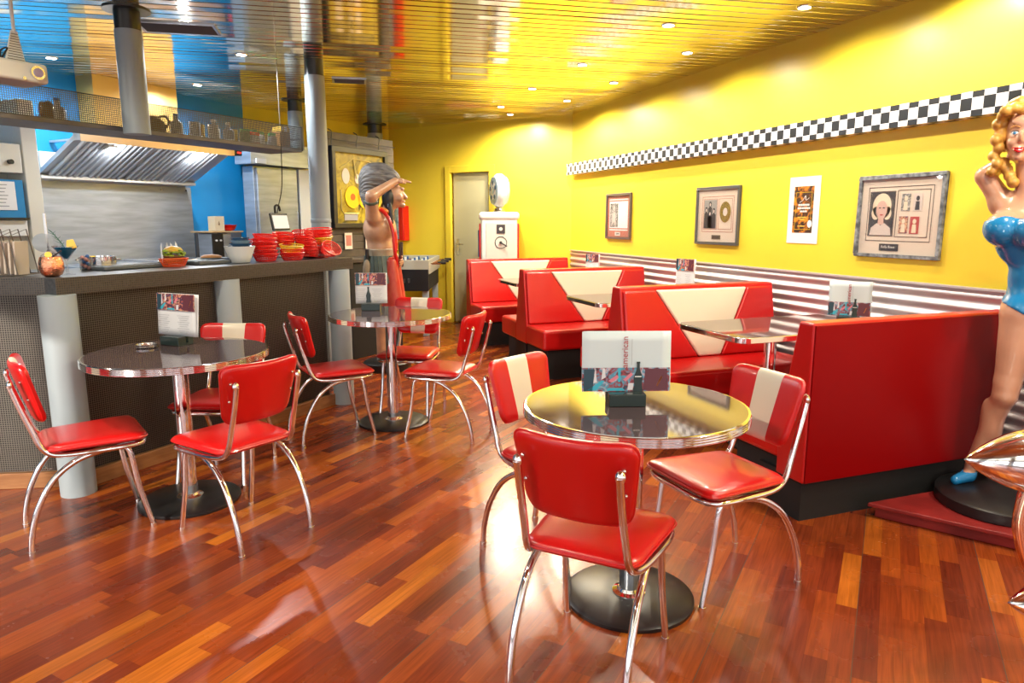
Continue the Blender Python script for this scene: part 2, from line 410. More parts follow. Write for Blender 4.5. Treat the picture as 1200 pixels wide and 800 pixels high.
# window walls behind the camera and to the left
def window_wall(name, length, loc, rz, wins, mt):
    m = MB(); x = 0
    for a, b in wins:
        m.b2((x, 0, 0), (a, .15, 2.85)); m.b2((a, 0, 0), (b, .15, .25)); m.b2((a, 0, 2.5), (b, .15, 2.85)); x = b
    m.b2((x, 0, 0), (length, .15, 2.85)); o = m.build(name, mt, loc=loc, rz=rz); struct(o); return o
window_wall('wall_front', 9.6, (WX + .1, -3.5, 0), PI, [(.9, 3.0), (3.3, 5.4), (5.7, 8.6)], white)
window_wall('wall_left', 8.2, (-5.8, -3.6, 0), PI / 2, [(.3, 2.0), (2.3, 5.9)], white)
k = 0
for (a, b) in [(.9, 3.0), (3.3, 5.4), (5.7, 8.6)]:
    k += 1; m = MB(); mid = (a + b) / 2
    for lo, hi in (((a, .02, .25), (a + .05, .1, 2.5)), ((b - .05, .02, .25), (b, .1, 2.5)), ((a, .02, .25), (b, .1, .31)), ((a, .02, 2.44), (b, .1, 2.5)), ((mid - .03, .02, .31), (mid + .03, .1, 2.44))): m.b2(lo, hi)
    struct(m.build('window_%d' % k, blackm, loc=(WX + .1, -3.5, 0), rz=PI))
for (a, b) in [(.3, 2.0), (2.3, 5.9)]:
    k += 1; m = MB(); mid = (a + b) / 2
    for lo, hi in (((a, .02, .25), (a + .05, .1, 2.5)), ((b - .05, .02, .25), (b, .1, 2.5)), ((a, .02, .25), (b, .1, .31)), ((a, .02, 2.44), (b, .1, 2.5)), ((mid - .03, .02, .31), (mid + .03, .1, 2.44))): m.b2(lo, hi)
    struct(m.build('window_%d' % k, blackm, loc=(-5.8, -3.6, 0), rz=PI / 2))

# ceiling: polished slats with dark gaps, a touch off square to the right-hand wall
m = MB(); pitch = .1; rs = random.Random(11)
for i in range(-52, 112):
    y = i * pitch; w = pitch - .009; tl = rs.uniform(-.0011, .0011)
    prof = [(0, .016 + tl), (0, .0022 + tl), (.002, .0004 + tl), (.004, tl), (w - .004, -tl), (w - .002, .0004 - tl), (w, .0022 - tl), (w, .016 - tl)]
    v = [(-5.98, y + a, CZ + b) for a, b in prof] + [(6, y + a, CZ + b) for a, b in prof]
    m._add(v, [(j, j + 1, j + 9, j + 8) for j in range(7)])
m.mi = 1; m.b2((-5.98, -5.2, CZ + .03), (6, 11.2, CZ + .06))
o = m.build('ceiling', [slat_m, groove], loc=(0, 0, 0), rz=R(-7.5), merge=False, ang=3); struct(o)

# corrugated sheet along the right wall
m = MB(); N = 15; zz = [.02 + i * (1.03 - .02) / (N * 8) for i in range(N * 8 + 1)]
for i in range(len(zz) - 1):
    x0 = WX - .018 + .009 * math.cos(2 * PI * i / 8); x1 = WX - .018 + .009 * math.cos(2 * PI * (i + 1) / 8)
    m._add([(x0, -3.4, zz[i]), (x0, 7.84, zz[i]), (x1, 7.84, zz[i + 1]), (x1, -3.4, zz[i + 1])], [(0, 1, 2, 3)])
m.b2((WX - .034, -3.4, 1.03), (WX, 7.84, 1.042))
o = m.build('trim_1', corr, ang=70); struct(o); o['label'] = 'corrugated metal sheet lining the lower right wall'
m = MB(); m.b2((WX - .09, -1.5, 1.937), (WX, 7.83, 2.064)); o = m.build('trim_2', check_m); struct(o); o['label'] = 'black and white checkered board along the yellow wall'

# counter skirting
# ------------------------------------------------------------------ diner chair
def cushion(m, wfun, y0, y1, tf, tb, n=14, plane='XY', base=0., curve=0., stripe=None, ex=5., dome=.0, corner=None):
    """rounded, pillowed pad; (a,b) in the unit square pushed to a superellipse"""
    xs = sorted(set([-1 + 2 * i / n for i in range(n + 1)] + ([-stripe, stripe] if stripe else [])))
    ys = [-1 + 2 * i / n for i in range(n + 1)]
    xs = [-1, -.985, -.95] + [x for x in xs if abs(x) < .93] + [.95, .985, 1]; ys = [-1, -.985, -.95] + [y for y in ys if abs(y) < .93] + [.95, .985, 1]
    rx, ry = (.30, .30) if not corner else corner
    def pt(a, b, side):
        mm = max(abs(a), abs(b)); A, B = a, b
        if abs(a) > 1 - rx and abs(b) > 1 - ry:
            p, q = (abs(a) - 1 + rx) / rx, (abs(b) - 1 + ry) / ry; hy = math.hypot(p, q); k = max(p, q) / hy if hy else 1
            A = math.copysign(1 - rx + rx * p * k, a); B = math.copysign(1 - ry + ry * q * k, b)
            mm = max(mm * 0, 1 - max(rx, ry) * (1 - max(p, q)))
        y = y0 + (y1 - y0) * (B + 1) / 2; x = A * wfun(B)
        e = max(0, 1 - mm ** 14) ** .5
        t = (tf if side > 0 else -tb) * e + side * dome * (1 - A * A) * (1 - B * B)
        t += curve * x * x + base
        return (x, y, t)
    nx, ny = len(xs), len(ys)
    for side in (1, -1):
        vs = [[m.bm.verts.new(pt(a, b, side)) for a in xs] for b in ys]
        for j in range(ny - 1):
            for i in range(nx - 1):
                f = m.bm.faces.new([vs[j][i], vs[j][i + 1], vs[j + 1][i + 1], vs[j + 1][i]])
                f.material_index = 1 if (stripe and abs((xs[i] + xs[i + 1]) / 2) < stripe and side > 0) else 0
def make_chair():
    t = thing('diner_chair', 'x', 'chair')
    m = MB(); cushion(m, lambda b: .192 + .016 * b, -.180, .212, .020, .018, corner=(.26, .28), dome=.006)
    o = m.build('seat', [red_v], t, loc=(0, 0, .437), ang=60)
    rim = []
    for cx, cy_, a0 in ((1, 1, 0), (-1, 1, 90), (-1, -1, 180), (1, -1, 270)):
        for k in range(7):
            a = R(a0 + 15 * k); A = cx * .74 + .26 * math.cos(a); B = cy_ * .72 + .28 * math.sin(a)
            rim.append((A * (.193 + .016 * B), .016 + .197 * B, 0))
    m = MB(); m.tube(rim, .0042, 6, closed=True, smooth=False); m.build('piping', red_v, o)
    # backrest leans back; local y up the back, local +z faces the sitter
    m = MB(); cushion(m, lambda b: .178 + .017 * b, -.138, .138, .022, .003, curve=.9, stripe=.34, corner=(.27, .38))
    Mb = Matrix.Translation((0, -.222, .682)) @ Matrix.Rotation(R(90 + 15), 4, 'X') @ Matrix.Rotation(PI, 4, 'Y')
    for v in m.bm.verts: v.co = Mb @ v.co
    b = m.build('backrest', [red_v, cream_v], t, ang=60)
    m = MB(); cushion(m, lambda b: .174 + .017 * b, -.134, .134, .002, .014, curve=.9, corner=(.27, .38))
    for v in m.bm.verts: v.co = Mb @ v.co
    sh = m.build('back_shell', [red_v], b, ang=60)
    for sx in (-1, 1):
        for yy in (.06, -.02):
            x = sx * .15; m = MB(); m.sph(Mb @ Vector((x, yy, .9 * x * x - .016)), .006, 6); m.build('screw', chrome, b)
    rail = [(-.150, -.272, .735), (-.150, -.248, .64), (-.153, -.215, .53), (-.157, -.19, .455), (-.163, -.155, .418), (-.178, -.09, .408), (-.192, .02, .408), (-.197, .12, .408), (-.182, .178, .408), (-.12, .203, .408), (0, .207, .408)]
    rail = rail + [(-x, y, z) for x, y, z in reversed(rail[:-1])]
    m = MB(); m.tube(rail, .0118, 10, sub=5)
    for sx in (-1, 1): m.sph((sx * .150, -.268, .735), .0155, 8, sc=(1, .8, 1.3))
    m.b2((-.17, -.12, .405), (.17, .19, .417)); m.build('seat_frame', chrome, t)
    for sx in (-1, 1):
        m = MB(); m.tube([(sx * .14, .10, .404), (sx * .162, .125, .392), (sx * .168, .14, .35), (sx * .17, .16, .2), (sx * .178, .201, .012)], .0122, 10)
        m.cyl((sx * .178, .201, 0), (sx * .178, .201, .014), .0135); m.build('leg', chrome, t)
        m = MB(); m.tube([(sx * .15, .11, .402), (sx * .165, .03, .398), (sx * .172, -.07, .375), (sx * .176, -.16, .31), (sx * .178, -.225, .2), (sx * .178, -.258, .09), (sx * .177, -.267, .012)], .0125, 10)
        m.cyl((sx * .177, -.267, 0), (sx * .177, -.267, .014), .014); m.build('leg', chrome, t)
    return t
chairs = [
 (.949, 1.815, 43.43, 'red diner chair with its back to us, nearest chair at the front table', 'near'),
 (1.632, 2.127, -176.2, 'red diner chair with cream stripe beside the solid red booth end', 'near'),
 (1.135, 2.555, -62, 'red and cream striped chair on the far side of the front table', 'near'),
 (-.778, 3.52, 18, 'red diner chair at the far left, standing in front of the grey counter column', 'left'),
 (-.142, 3.248, 124, 'red diner chair with its back to us at the left table with the white menu', 'left'),
 (-.237, 4.015, -111, 'red and cream chair between the left table and the black mesh counter', 'left'),
 (.425, 4.57, 11, 'red diner chair side-on against the counter at the middle table', 'mid'),
 (1.105, 4.33, 141, 'red diner chair with its back turned towards the booths at the middle table', 'mid'),
 (1.022, 4.985, -120, 'red and cream striped chair behind the middle table, in front of the football table', 'mid')]
c0 = make_chair()
for i, (x, y, r, lab, g) in enumerate(chairs):
    c = c0 if i == 0 else copy_tree(c0)
    place(c, (x, y, 0), R(r) - PI / 2, lab, 'red diner chairs round the tables')

# ------------------------------------------------------------------ round tables
def round_table(x, y, z, r, label, ang):
    t = thing('round_table', label, 'table', (x, y, 0), R(ang), 'round pedestal tables')
    m = MB(); m.lathe([(r - .012, 0), (r - .012, .001)], 72, (0, 0, z)); m.build('tabletop', lam, t)
    e = [(r - .06, -.034), (r - .004, -.034)]
    for kk in range(4):
        zb = -.033 + kk * .0082
        e += [(r - .002, zb), (r, zb + .002), (r, zb + .0055), (r - .003, zb + .0075)]
    e += [(r - .004, 0), (r - .0125, .0005), (r - .013, -.002), (r - .06, -.003)]
    m = MB(); m.lathe(e, 72, (0, 0, z), cap=True); m.build('edge_band', chrome, t, ang=25)
    m = MB(); m.lathe([(.12, -.05), (.12, -.034)], 32, (0, 0, z)); m.lathe([(.05, -.085), (.05, -.05)], 24, (0, 0, z)); m.build('collar', black, t)
    m = MB(); m.cyl((0, 0, .02), (0, 0, z - .05), .038, n=32); m.lathe([(.062, .022), (.062, .03), (.045, .036), (.04, .045)], 32); m.build('pole', chrome, t)
    m = MB(); m.lathe([(.238, 0), (.24, .004), (.24, .014), (.225, .022), (.06, .026)], 56); m.build('base', black, t)
round_table(1.238, 2.108, .75, .40, 'round front table mirroring the yellow wall, with an open menu card', 0)
round_table(-.395, 3.68, .768, .42, 'round speckled table at the left holding a white menu and metal ashtray', 20)
round_table(.828, 4.70, .772, .415, 'round middle table in front of the wooden warrior statue', 50)

# ------------------------------------------------------------------ booths
BX0, BX1 = 2.29, 3.57
def prof_ext(m, prof, x0, x1):      # profile in (y,z) along x
    n = len(prof); v = [(x0, y, z) for y, z in prof] + [(x1, y, z) for y, z in prof]
    m._add(v, [tuple(range(n)), tuple(range(2 * n - 1, n - 1, -1))] + [(i, n + i, n + (i + 1) % n, (i + 1) % n) for i in range(n)])
def back_panels(parent, yo, sgn, zt=.925, zb=.455):
    """three padded panels on the leaning face: red, cream V, red"""
    ya, yb_ = yo + sgn * .05, yo + sgn * .135
    def P(x, v, off):   # v 0 bottom..1 top
        y = yb_ + (ya - yb_) * v; z = zb + (zt - zb) * v; return (BX0 + .02 + x * (BX1 - BX0 - .04), y + sgn * off, z)
    polys = [('back_panel', red_b, [(0, 0), (.455, 0), (.20, 1), (0, 1)]), ('cream_panel', cream_v, [(.46, 0), (.605, 0), (.815, 1), (.205, 1)]), ('back_panel', red_b, [(.61, 0), (1, 0), (1, 1), (.82, 1)])]
    for nme, mt, pl_ in polys:
        m = MB(); n = len(pl_)
        v = [P(x, y, .0) for x, y in pl_] + [P(x, y, .03) for x, y in pl_]
        m._add(v, [tuple(range(n)), tuple(range(2 * n - 1, n - 1, -1))] + [(i, (i + 1) % n, n + (i + 1) % n, n + i) for i in range(n)])
        o = m.build(nme, mt, parent, bev=.016, seg=4)
        if nme == 'cream_panel': o['label'] = 'cream V-shaped inset'
def seat_part(parent, yo, sgn, near=.12, far=.56):
    m = MB(); a, b = sorted((yo + sgn * near, yo + sgn * far)); m.b2((BX0, a, .27), (BX1, b, .452)); m.build('seat', red_b, parent, bev=.03, seg=5)
    m = MB(); a, b = sorted((yo + sgn * .02, yo + sgn * (far - .06))); m.b2((BX0 + .06, a, 0), (BX1, b, .272)); m.build('plinth', blackm, parent)
def booth(y, label, double=True, facing=-1):
    t = thing('booth_bench', label, 'booth bench', (0, 0, 0), 0, 'red vinyl booth benches'); t.location = ((BX0 + BX1) / 2, y, 0)
    off = t.location.copy()
    ch0 = set(COL.objects)
    if double: pr = [(-.052, .95), (.052, .95), (.14, .45), (.14, .27), (-.14, .27), (-.14, .45)]
    elif facing < 0: pr = [(-.052, .95), (.03, .95), (.03, .20), (-.14, .20), (-.14, .45)]
    else: pr = [(-.04, .95), (.052, .95), (.14, .45), (.14, .20), (-.04, .20)]
    m = MB(); prof_ext(m, [(y + a, z) for a, z in pr], BX0, BX1); m.build('back_frame', red_b, t, bev=.012, seg=3)
    for s in ((-1, 1) if double else (facing,)):
        back_panels(t, y, s); seat_part(t, y, s)
    if not double:
        a, b = sorted((y - facing * .0, y + facing * .3)); m = MB(); m.b2((BX0 + .035, a, 0), (BX1, b, .205)); m.build('plinth', blackm, t)
        if facing > 0:
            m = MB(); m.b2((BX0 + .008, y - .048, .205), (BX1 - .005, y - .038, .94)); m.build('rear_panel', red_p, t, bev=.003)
    for o in list(COL.objects):
        if o not in ch0 and o.parent == t:
            o.data.transform(Matrix.Translation(-off))
    return t
booth(2.42, 'booth bench nearest us showing only its plain solid red rear panel', False, 1)
booth(4.20, 'double booth bench behind the nearest booth table, cream V in its back')
booth(6.03, 'double booth bench in the middle of the row, between the two farthest booth tables')
booth(7.83, 'last booth bench in the row, in front of the white petrol pump', False, -1)
def booth_table(yc, label):
    t = thing('booth_table', label, 'table', (3.06, yc, 0), 0, 'rectangular booth tables')
    x0, x1, hy, r = -.6, .555, .33, .07
    pts = []
    for cx, cy_, a0 in ((x0 + r, -hy + r, 180), (x1 - .01, -hy + .01, 270), (x1 - .01, hy - .01, 0), (x0 + r, hy - r, 90)):
        rr = r if cx < 0 else .01
        for k_ in range(9): a = R(a0 + k_ * 90 / 8); pts.append((cx + rr * math.cos(a), cy_ + rr * math.sin(a)))
    m = MB(); m.prism([(a * .985, b * .975) for a, b in pts], .7605, .7625); m.build('tabletop', lam_b, t)
    m = MB(); m.prism(pts, .727, .761); m.build('edge_band', chrome, t, bev=.004, seg=2)
    m = MB(); m.cyl((-.12, 0, .02), (-.12, 0, .70), .036, n=24); m.lathe([(.07, 0), (.07, .012), (.04, .02)], 24, (-.12, 0, .02)); m.build('pole', chrome, t)
    m = MB(); m.lathe([(.10, 0), (.10, .03)], 24, (-.12, 0, .698)); m.build('collar', black, t)
    m = MB(); m.lathe([(.22, 0), (.22, .012), (.19, .022)], 40, (-.12, 0, 0)); m.build('base', black, t)
booth_table(3.40, 'booth table between the nearest booth bench and the big V-back bench')
booth_table(5.11, 'booth table behind the nearer V-back bench, below the band picture')
booth_table(6.93, 'farthest booth table, beside the last booth bench')
# ------------------------------------------------------------------ counter
def wire_panel(m, s0, s1, z0, z1, n, pitch, wr, M=None):
    k = int((s1 - s0) / pitch); q = int((z1 - z0) / pitch)
    for i in range(k + 1): x = s0 + (s1 - s0) * i / k; m.box((x, n, (z0 + z1) / 2), (wr, .002, z1 - z0), M=M)
    for i in range(q + 1): z = z0 + (z1 - z0) * i / q; m.box(((s0 + s1) / 2, n - .002, z), (s1 - s0, .002, wr), M=M)
ct = thing('bar_counter', 'long bar counter clad in black wire mesh with thick mesh-edged top', 'counter', KO, KR)
m = MB(); m.b2((.02, .07, 0), (1.84, .62, 1.03)); m.build('body', blackm, ct)
m = MB(); m.b2((-.12, -.015, 1.035), (2.07, .66, 1.118)); m.build('worktop', mat('counter_stone', (.10, .10, .105), .3, col2=(.05, .05, .052), vscale=60), ct, bev=.004)
m = MB(); wire_panel(m, -.12, 2.07, 1.036, 1.117, -.019, .0115, .0032); M2 = Matrix.Translation((2.073, 0, 0)) @ Matrix.Rotation(R(90), 4, 'Z'); wire_panel(m, -.015, .66, 1.036, 1.117, 0, .0115, .0032, M2)
m.build('edge_mesh', wire_m, ct, merge=False)
m = MB(); wire_panel(m, -.03, 1.84, .09, 1.035, .045, .0115, .0026); m.build('front_mesh', wire_m, ct, merge=False)
m = MB(); m.b2((-.04, .02, 0), (1.86, .055, .085)); m.build('skirting', wood_sk, ct, bev=.003)
# the wing that turns left
AL = Matrix.Rotation(-KR, 4, 'Z')
aw = Vector((-.95, 4.07, 0)); ad = R(180 - 13.5)
cw = thing('bar_counter', 'left wing of the mesh-clad bar counter holding the wire rack and copper mug', 'counter', aw, ad - PI)
# local x runs from the left end (-2.2) to the corner (0); front is local -y
def AP(m): return m
m = MB(); m.b2((-2.2, .30, 0), (-.36, .62, 1.03)); m.build('body', blackm, cw)
m = MB(); m.b2((-2.2, -.03, 1.035), (.0, .0, 1.1165)); m.b2((-2.2, .0, 1.035), (-.2, .62, 1.1165)); m.build('worktop', MATS['counter_stone'], cw, bev=.004)
m = MB(); wire_panel(m, -2.2, .03, 1.036, 1.117, -.034, .0115, .0036); m.build('edge_mesh', wire_m, cw, merge=False)
m = MB(); wire_panel(m, -2.2, -.02, .09, 1.035, .03, .0115, .0034); m.build('front_mesh', wire_m, cw, merge=False)
m = MB(); m.b2((-2.2, .01, 0), (-.0, .045, .085)); m.build('skirting', wood_sk, cw, bev=.003)
for i, (s, n, r) in enumerate(((-.114, -.005, .083), (.93, .03, .078), (1.93, -.0, .078))):
    m = MB(); m.lathe([(r, 0), (r, 1.034)], 40)
    o = m.build('counter_column', grey_col, loc=W(s, n), ang=60)
    tag(o, ['fat grey column under the corner of the bar counter, by the leftmost chair', 'grey column under the middle of the bar counter, behind the left table', 'grey column under the right-hand end of the bar counter'][i], 'column', 'grey columns under the counter')
def tall_column(loc, z0, r, lab, flange=False):
    t = thing('support_column', lab, 'column', (loc[0], loc[1], z0), 0)
    m = MB(); m.lathe([(r, 0), (r, 2.53 - z0)], 40); m.build('shaft', grey_col, t, ang=60)
    if z0 < 1:
        m = MB(); m.lathe([(r + .001, 0), (r + .004, .004), (r + .004, .03), (r + .001, .034)], 40, (0, 0, 1.38), cap=False); m.build('joint_ring', grey_col, t)
    m = MB(); m.lathe([(r - .004, 2.53 - z0), (r - .004, CZ - z0)], 40)
    if flange: m.lathe([(r + .055, CZ - .008 - z0), (r + .055, CZ - z0)], 40)
    m.build('collar', black, t)
hc = W(.765, .535); tall_column(hc, 1.925, .077, 'grey tube hanging from the ceiling in front of the overhead mesh shelf', True)
hc = W(2.30, .50); tall_column(hc, 0, .079, 'tall grey column standing at the right end of the bar counter')
tall_column((.457, 7.95), 2.14, .078, 'distant grey column behind the end of the overhead shelf', True)
tall_column((1.55, 9.55), 0, .10, 'short visible piece of pale column above the dark partition', True)

# overhead shelf
sh = thing('overhead_shelf', 'overhead bottle shelf with wire mesh front hung above the counter', 'shelf', KO, KR)
m = MB(); m.b2((-1.0, .64, 1.945), (2.26, .98, 1.962)); m.b2((-1.0, .63, 1.945), (2.26, .645, 1.975)); m.build('tray', mat('shelf_grey', (.16, .155, .16), .45, .3), sh, bev=.002)
m = MB(); wire_panel(m, -.6, 2.26, 1.97, 2.135, .628, .0115, .0042)
wire_panel(m, .64, .98, 1.97, 2.135, 0, .0115, .003, Matrix.Translation((2.262, 0, 0)) @ Matrix.Rotation(R(90), 4, 'Z')); m.build('front_mesh', mat('black_wire', (.10, .09, .08), .4, .6), sh, merge=False)
m = MB(); m.box((.83, .628, 2.137), (2.86, .006, .006)); m.box((2.26, .80, 2.05), (.006, .34, .012)); m.box((2.26, .63, 2.05), (.012, .008, .19)); m.build('rail', blk_metal, sh)
for s in (-.5, 2.2):
    m = MB(); m.cyl((s, .8, 1.96), (s, .8, CZ), .004, n=8); m.build('hanger', wire_m, sh)
def bottle(s, n, z, r, h, col, lab, cap=None, style='bottle', cat='bottle', grp='bottles and jars on the overhead shelf', M=None):
    t = thing(style, lab, cat, W(s, n, z), random.uniform(0, 6), grp)
    m = MB()
    if style == 'bottle': m.lathe([(r, 0), (r, h * .55), (r * .9, h * .63), (r * .38, h * .75), (r * .36, h * .93)], 18)
    elif style == 'jar': m.lathe([(r * .95, 0), (r, h * .05), (r, h * .75), (r * .8, h * .85)], 18)
    else: m.lathe([(r * .96, 0), (r, h * .03), (r, h * .94), (r * .94, h * .97)], 18)
    m.build('glass' if style != 'can' else 'side', col, t)
    if cap:
        m = MB(); rr = r * .42 if style == 'bottle' else r * .86
        m.lathe([(rr, h * (.9 if style == 'bottle' else .84)), (rr, h)], 16); m.build('lid', cap, t)
    return t
gl_br = mat('amber_glass', (.16, .06, .015), .1); gl_gr = mat('green_glass', (.04, .14, .05), .1); gl_cl = mat('pale_label', (.62, .60, .58), .3); blu_l = mat('blue_label', (.03, .10, .30), .3)
green_lid = mat('green_lid', (.02, .38, .10), .35); gold_l = mat('mustard_label', (.62, .38, .04), .35); pink_l = mat('pink_label', (.6, .28, .26), .35)
for row in [(.93, .80, .028, .15, blu_l, 'blue labelled bottle, first on the shelf right of the hanging tube', red_pl, 'bottle'),
            (1.20, .74, .033, .155, gl_cl, 'pale bottle behind the mesh, right of the brown jug', blu_l, 'bottle'),
            (1.27, .84, .03, .14, pink_l, 'pink labelled bottle next to the pale one on the shelf', white, 'bottle'),
            (1.36, .76, .03, .125, gl_cl, 'short silver tin on the overhead shelf', None, 'can'),
            (1.43, .80, .026, .12, gold_l, 'yellow tin standing between pale tins on the shelf', None, 'can'),
            (1.50, .74, .03, .12, gl_cl, 'white tin right of the yellow tin on the shelf', None, 'can'),
            (1.57, .82, .034, .165, gl_cl, 'tall white bottle with white cap sticking above the mesh', white, 'bottle'),
            (1.64, .75, .032, .15, mat('grey_label', (.32, .33, .38), .3), 'grey labelled bottle beside the tall white one', white, 'bottle'),
            (1.72, .80, .03, .115, gold_l, 'mustard jar left of the first green-lidded jar', None, 'can'),
            (1.79, .75, .032, .12, gl_gr, 'dark green jar with green lid on the shelf', green_lid, 'jar'),
            (1.98, .80, .032, .12, gl_cl, 'clear jar with green lid right of the red tin', green_lid, 'jar'),
            (2.05, .74, .028, .115, mat('silver_label', (.5, .5, .48), .25, .6), 'silver jar with green lid near the shelf end', green_lid, 'jar'),
            (2.12, .82, .026, .12, gl_cl, 'white bottle with red cap near the shelf end', red_pl, 'bottle'),
            (.45, .80, .034, .15, gl_cl, 'pale bottle behind the mesh left of the hanging tube', blu_l, 'bottle'),
            (.35, .74, .03, .13, gl_br, 'brown jar behind the mesh left of the hanging tube', None, 'jar')]:
    s, n, r, h, c, lab, cap, st = row; r *= 1.25; bottle(s, n, 1.963, r, h, c, lab, cap, st)
t = thing('jug', 'round brown stoneware jug on the overhead shelf', 'jug', W(1.07, .80, 1.963), 0)
m = MB(); m.lathe([(.05, 0), (.072, .02), (.075, .07), (.06, .10), (.03, .115), (.028, .13)], 24); m.build('jug_body', gl_br, t)
m = MB(); m.tube([(.03, 0, .12), (.075, 0, .13), (.095, 0, .09), (.07, 0, .05)], .008, 8); m.build('handle', gl_br, t)
t = thing('tin', 'red and white tin with a green lid on the overhead shelf', 'tin', W(1.88, .76, 1.963), 0)
m = MB(); m.lathe([(.047, 0), (.05, .004), (.05, .025)], 24); m.lathe([(.05, .08), (.05, .10), (.047, .104)], 24); m.build('red_band', red_pl, t)
m = MB(); m.lathe([(.0495, .025), (.0495, .08)], 24); m.build('label_band', gl_cl, t)
m = MB(); m.lathe([(.03, .104), (.03, .125)], 20); m.build('lid', green_lid, t)
t = thing('carton', 'brown carton with yellow and white top at the right end of the overhead shelf', 'carton', W(2.19, .78, 1.963), KR)
m = MB(); m.b2((-.045, -.05, 0), (.045, .05, .14)); m.build('box', mat('brown_carton', (.30, .14, .04), .6), t, bev=.003)
m = MB(); m.b2((-.045, -.05, .141), (.045, .05, .18)); m.build('top_band', gold_l, t, bev=.003)
m = MB(); m.b2((-.012, -.052, .145), (.012, .052, .182)); m.b2((-.04, -.052, .15), (-.026, .052, .18)); m.build('stripe', white, t)

# projector
t = thing('projector', 'white projector hung from the ceiling in front of the overhead shelf', 'projector', W(.05, .44, 2.10), R(42))
m = MB(); m.box((-.03, 0, .05), (.27, .22, .10)); m.build('case', offw, t, bev=.018, seg=4)
m = MB(); m.cyl((.045, -.10, .05), (.045, -.125, .05), .034, n=28); m.build('lens_ring', steel_b, t)
m = MB(); m.cyl((.045, -.112, .05), (.045, -.130, .05), .022, n=24); m.build('lens', mat('violet_lens', (.20, .16, .42), .05, coat=1), t)
m = MB(); m.cyl((-.02, -.111, .014), (-.02, -.118, .014), .008); m.build('button', steel_b, t)
m = MB(); m.prism([(-.045, .10), (.055, .10), (.03, .262), (.0, .262)], -.004, .004, Matrix.Rotation(R(90), 4, 'X'))
m.cyl((.015, 0, .25), (.015, 0, .54), .009, n=8); mp_ = m.build('mount_plate', white, t)
m = MB()
for k_ in range(12): z = .108 + k_ * .0125; w_ = .088 * (1 - (z - .10) / .162 * .68); m.box((.007 + (z - .1) * .05, -.006, z), (w_, .003, .003))
m.build('perforation', wire_m, mp_)
m = MB(); m.tube([(-.05, .02, .09), (-.06, 0, .15), (-.03, -.01, .17), (-.045, .01, .13), (-.06, .01, .10)], .004, 6); m.build('cable', blackm, t)

# extractor hood
hd = thing('extractor_hood', 'stainless steel extractor hood with slanted baffle filters over the kitchen', 'hood', KO, KR)
s0, s1 = 1.29, 2.75
def exk(m, prof, a, b):
    n = len(prof); v = [(a, y, z) for y, z in prof] + [(b, y, z) for y, z in prof]
    m._add(v, [tuple(range(n)), tuple(range(2 * n - 1, n - 1, -1))] + [(i, n + i, n + (i + 1) % n, (i + 1) % n) for i in range(n)])
m = MB(); m.b2((s0, 2.0, 2.02), (s1, 2.10, 2.11)); exk(m, [(2.02, 2.055), (2.63, 1.775), (2.65, 1.80), (2.06, 2.08)], s0, s1 + .02)
m.build('shell', satin, hd)
for a in (s0 + .2, s1 - .2): m = MB(); exk(m, [(2.10, 2.06), (2.10, 2.075), (2.79, 2.075), (2.79, 2.06)], a, a + .04); m.build('bracket', satin, hd)
m = MB(); m.b2((s0 - .005, 1.992, 2.012), (s1 + .005, 2.0, 2.115)); m.build('fascia', mat('reflection_tinted_steel', (.55, .40, .27), .3, .9), hd)  # copper cast is a reflection put into the steel's colour
m = MB(); exk(m, [(2.60, 1.745), (2.60, 1.775), (2.79, 1.775), (2.79, 1.735)], s0, s1 + .02); m.build('gutter', satin, hd, bev=.002)
for k_ in range(4):
    a = s0 + .06 + k_ * .335; b = a + .30; m = MB(); f0 = Vector((0, 2.05, 2.045)); f1 = Vector((0, 2.60, 1.785)); nn = Vector((0, -.43, -.90))
    for j in range(6):
        x0 = a + (b - a) * j / 6; x1 = x0 + (b - a) / 6 * .55
        v = [Vector((x, 0, 0)) + f + nn * o_ for f in (f0, f1) for x, o_ in ((x0, .004), (x0 + .006, .022), (x1 - .006, .022), (x1, .004))]
        m._add(v, [(0, 1, 5, 4), (1, 2, 6, 5), (2, 3, 7, 6), (0, 3, 2, 1), (4, 5, 6, 7)])
    v = [Vector((x, 0, 0)) + f + nn * .003 for f in (f0, f1) for x in (a - .012, b + .008)]; m._add(v, [(0, 1, 3, 2)])
    m.build('baffle_filter', satin, hd)
m = MB(); m.box((s0 + .30, 2.12, 2.0), (.10, .08, .05), rot=(R(-20), 0, .3)); m.build('lamp_housing', offw, hd, bev=.004)
m = MB(); m.b2((s1 + .006, 2.0, 2.02), (s1 + .10, 2.10, 2.10)); m.build('switch_box', black, hd)
m = MB(); m.b2((s1 + .045, 1.996, 2.04), (s1 + .085, 2.0, 2.055)); m.build('display', mat('red_led', (.5, .01, .01), .4, emis=(1, .03, .02), estr=2), hd)
o = MB().b2((1.77, 2.55, 2.112), (2.59, 2.79, CZ - .002)).build('extract_duct', tan); kroot(o); tag(o, 'big tan boxed duct rising from the hood to the ceiling', 'duct')
bs = thing('splashback', 'brushed steel splashback on the wall beneath the hood', 'splashback', KO, KR)
m = MB(); m.b2((1.27, 2.775, .90), (2.84, 2.797, 1.735)); m.build('steel_sheet', steel, bs)
m = MB()
for s, z in ((1.33, 1.70), (2.78, 1.70), (2.5, 1.70), (1.33, .98)): m.cyl((s, 2.776, z), (s, 2.770, z), .008, n=10)
m.build('bolt', steel_b, bs)
o = MB().b2((2.86, 2.788, .0), (3.46, 2.797, 1.28)).build('trim_3', mat('dark_grey_tiles', (.10, .10, .11), .3)); struct(kroot(o))
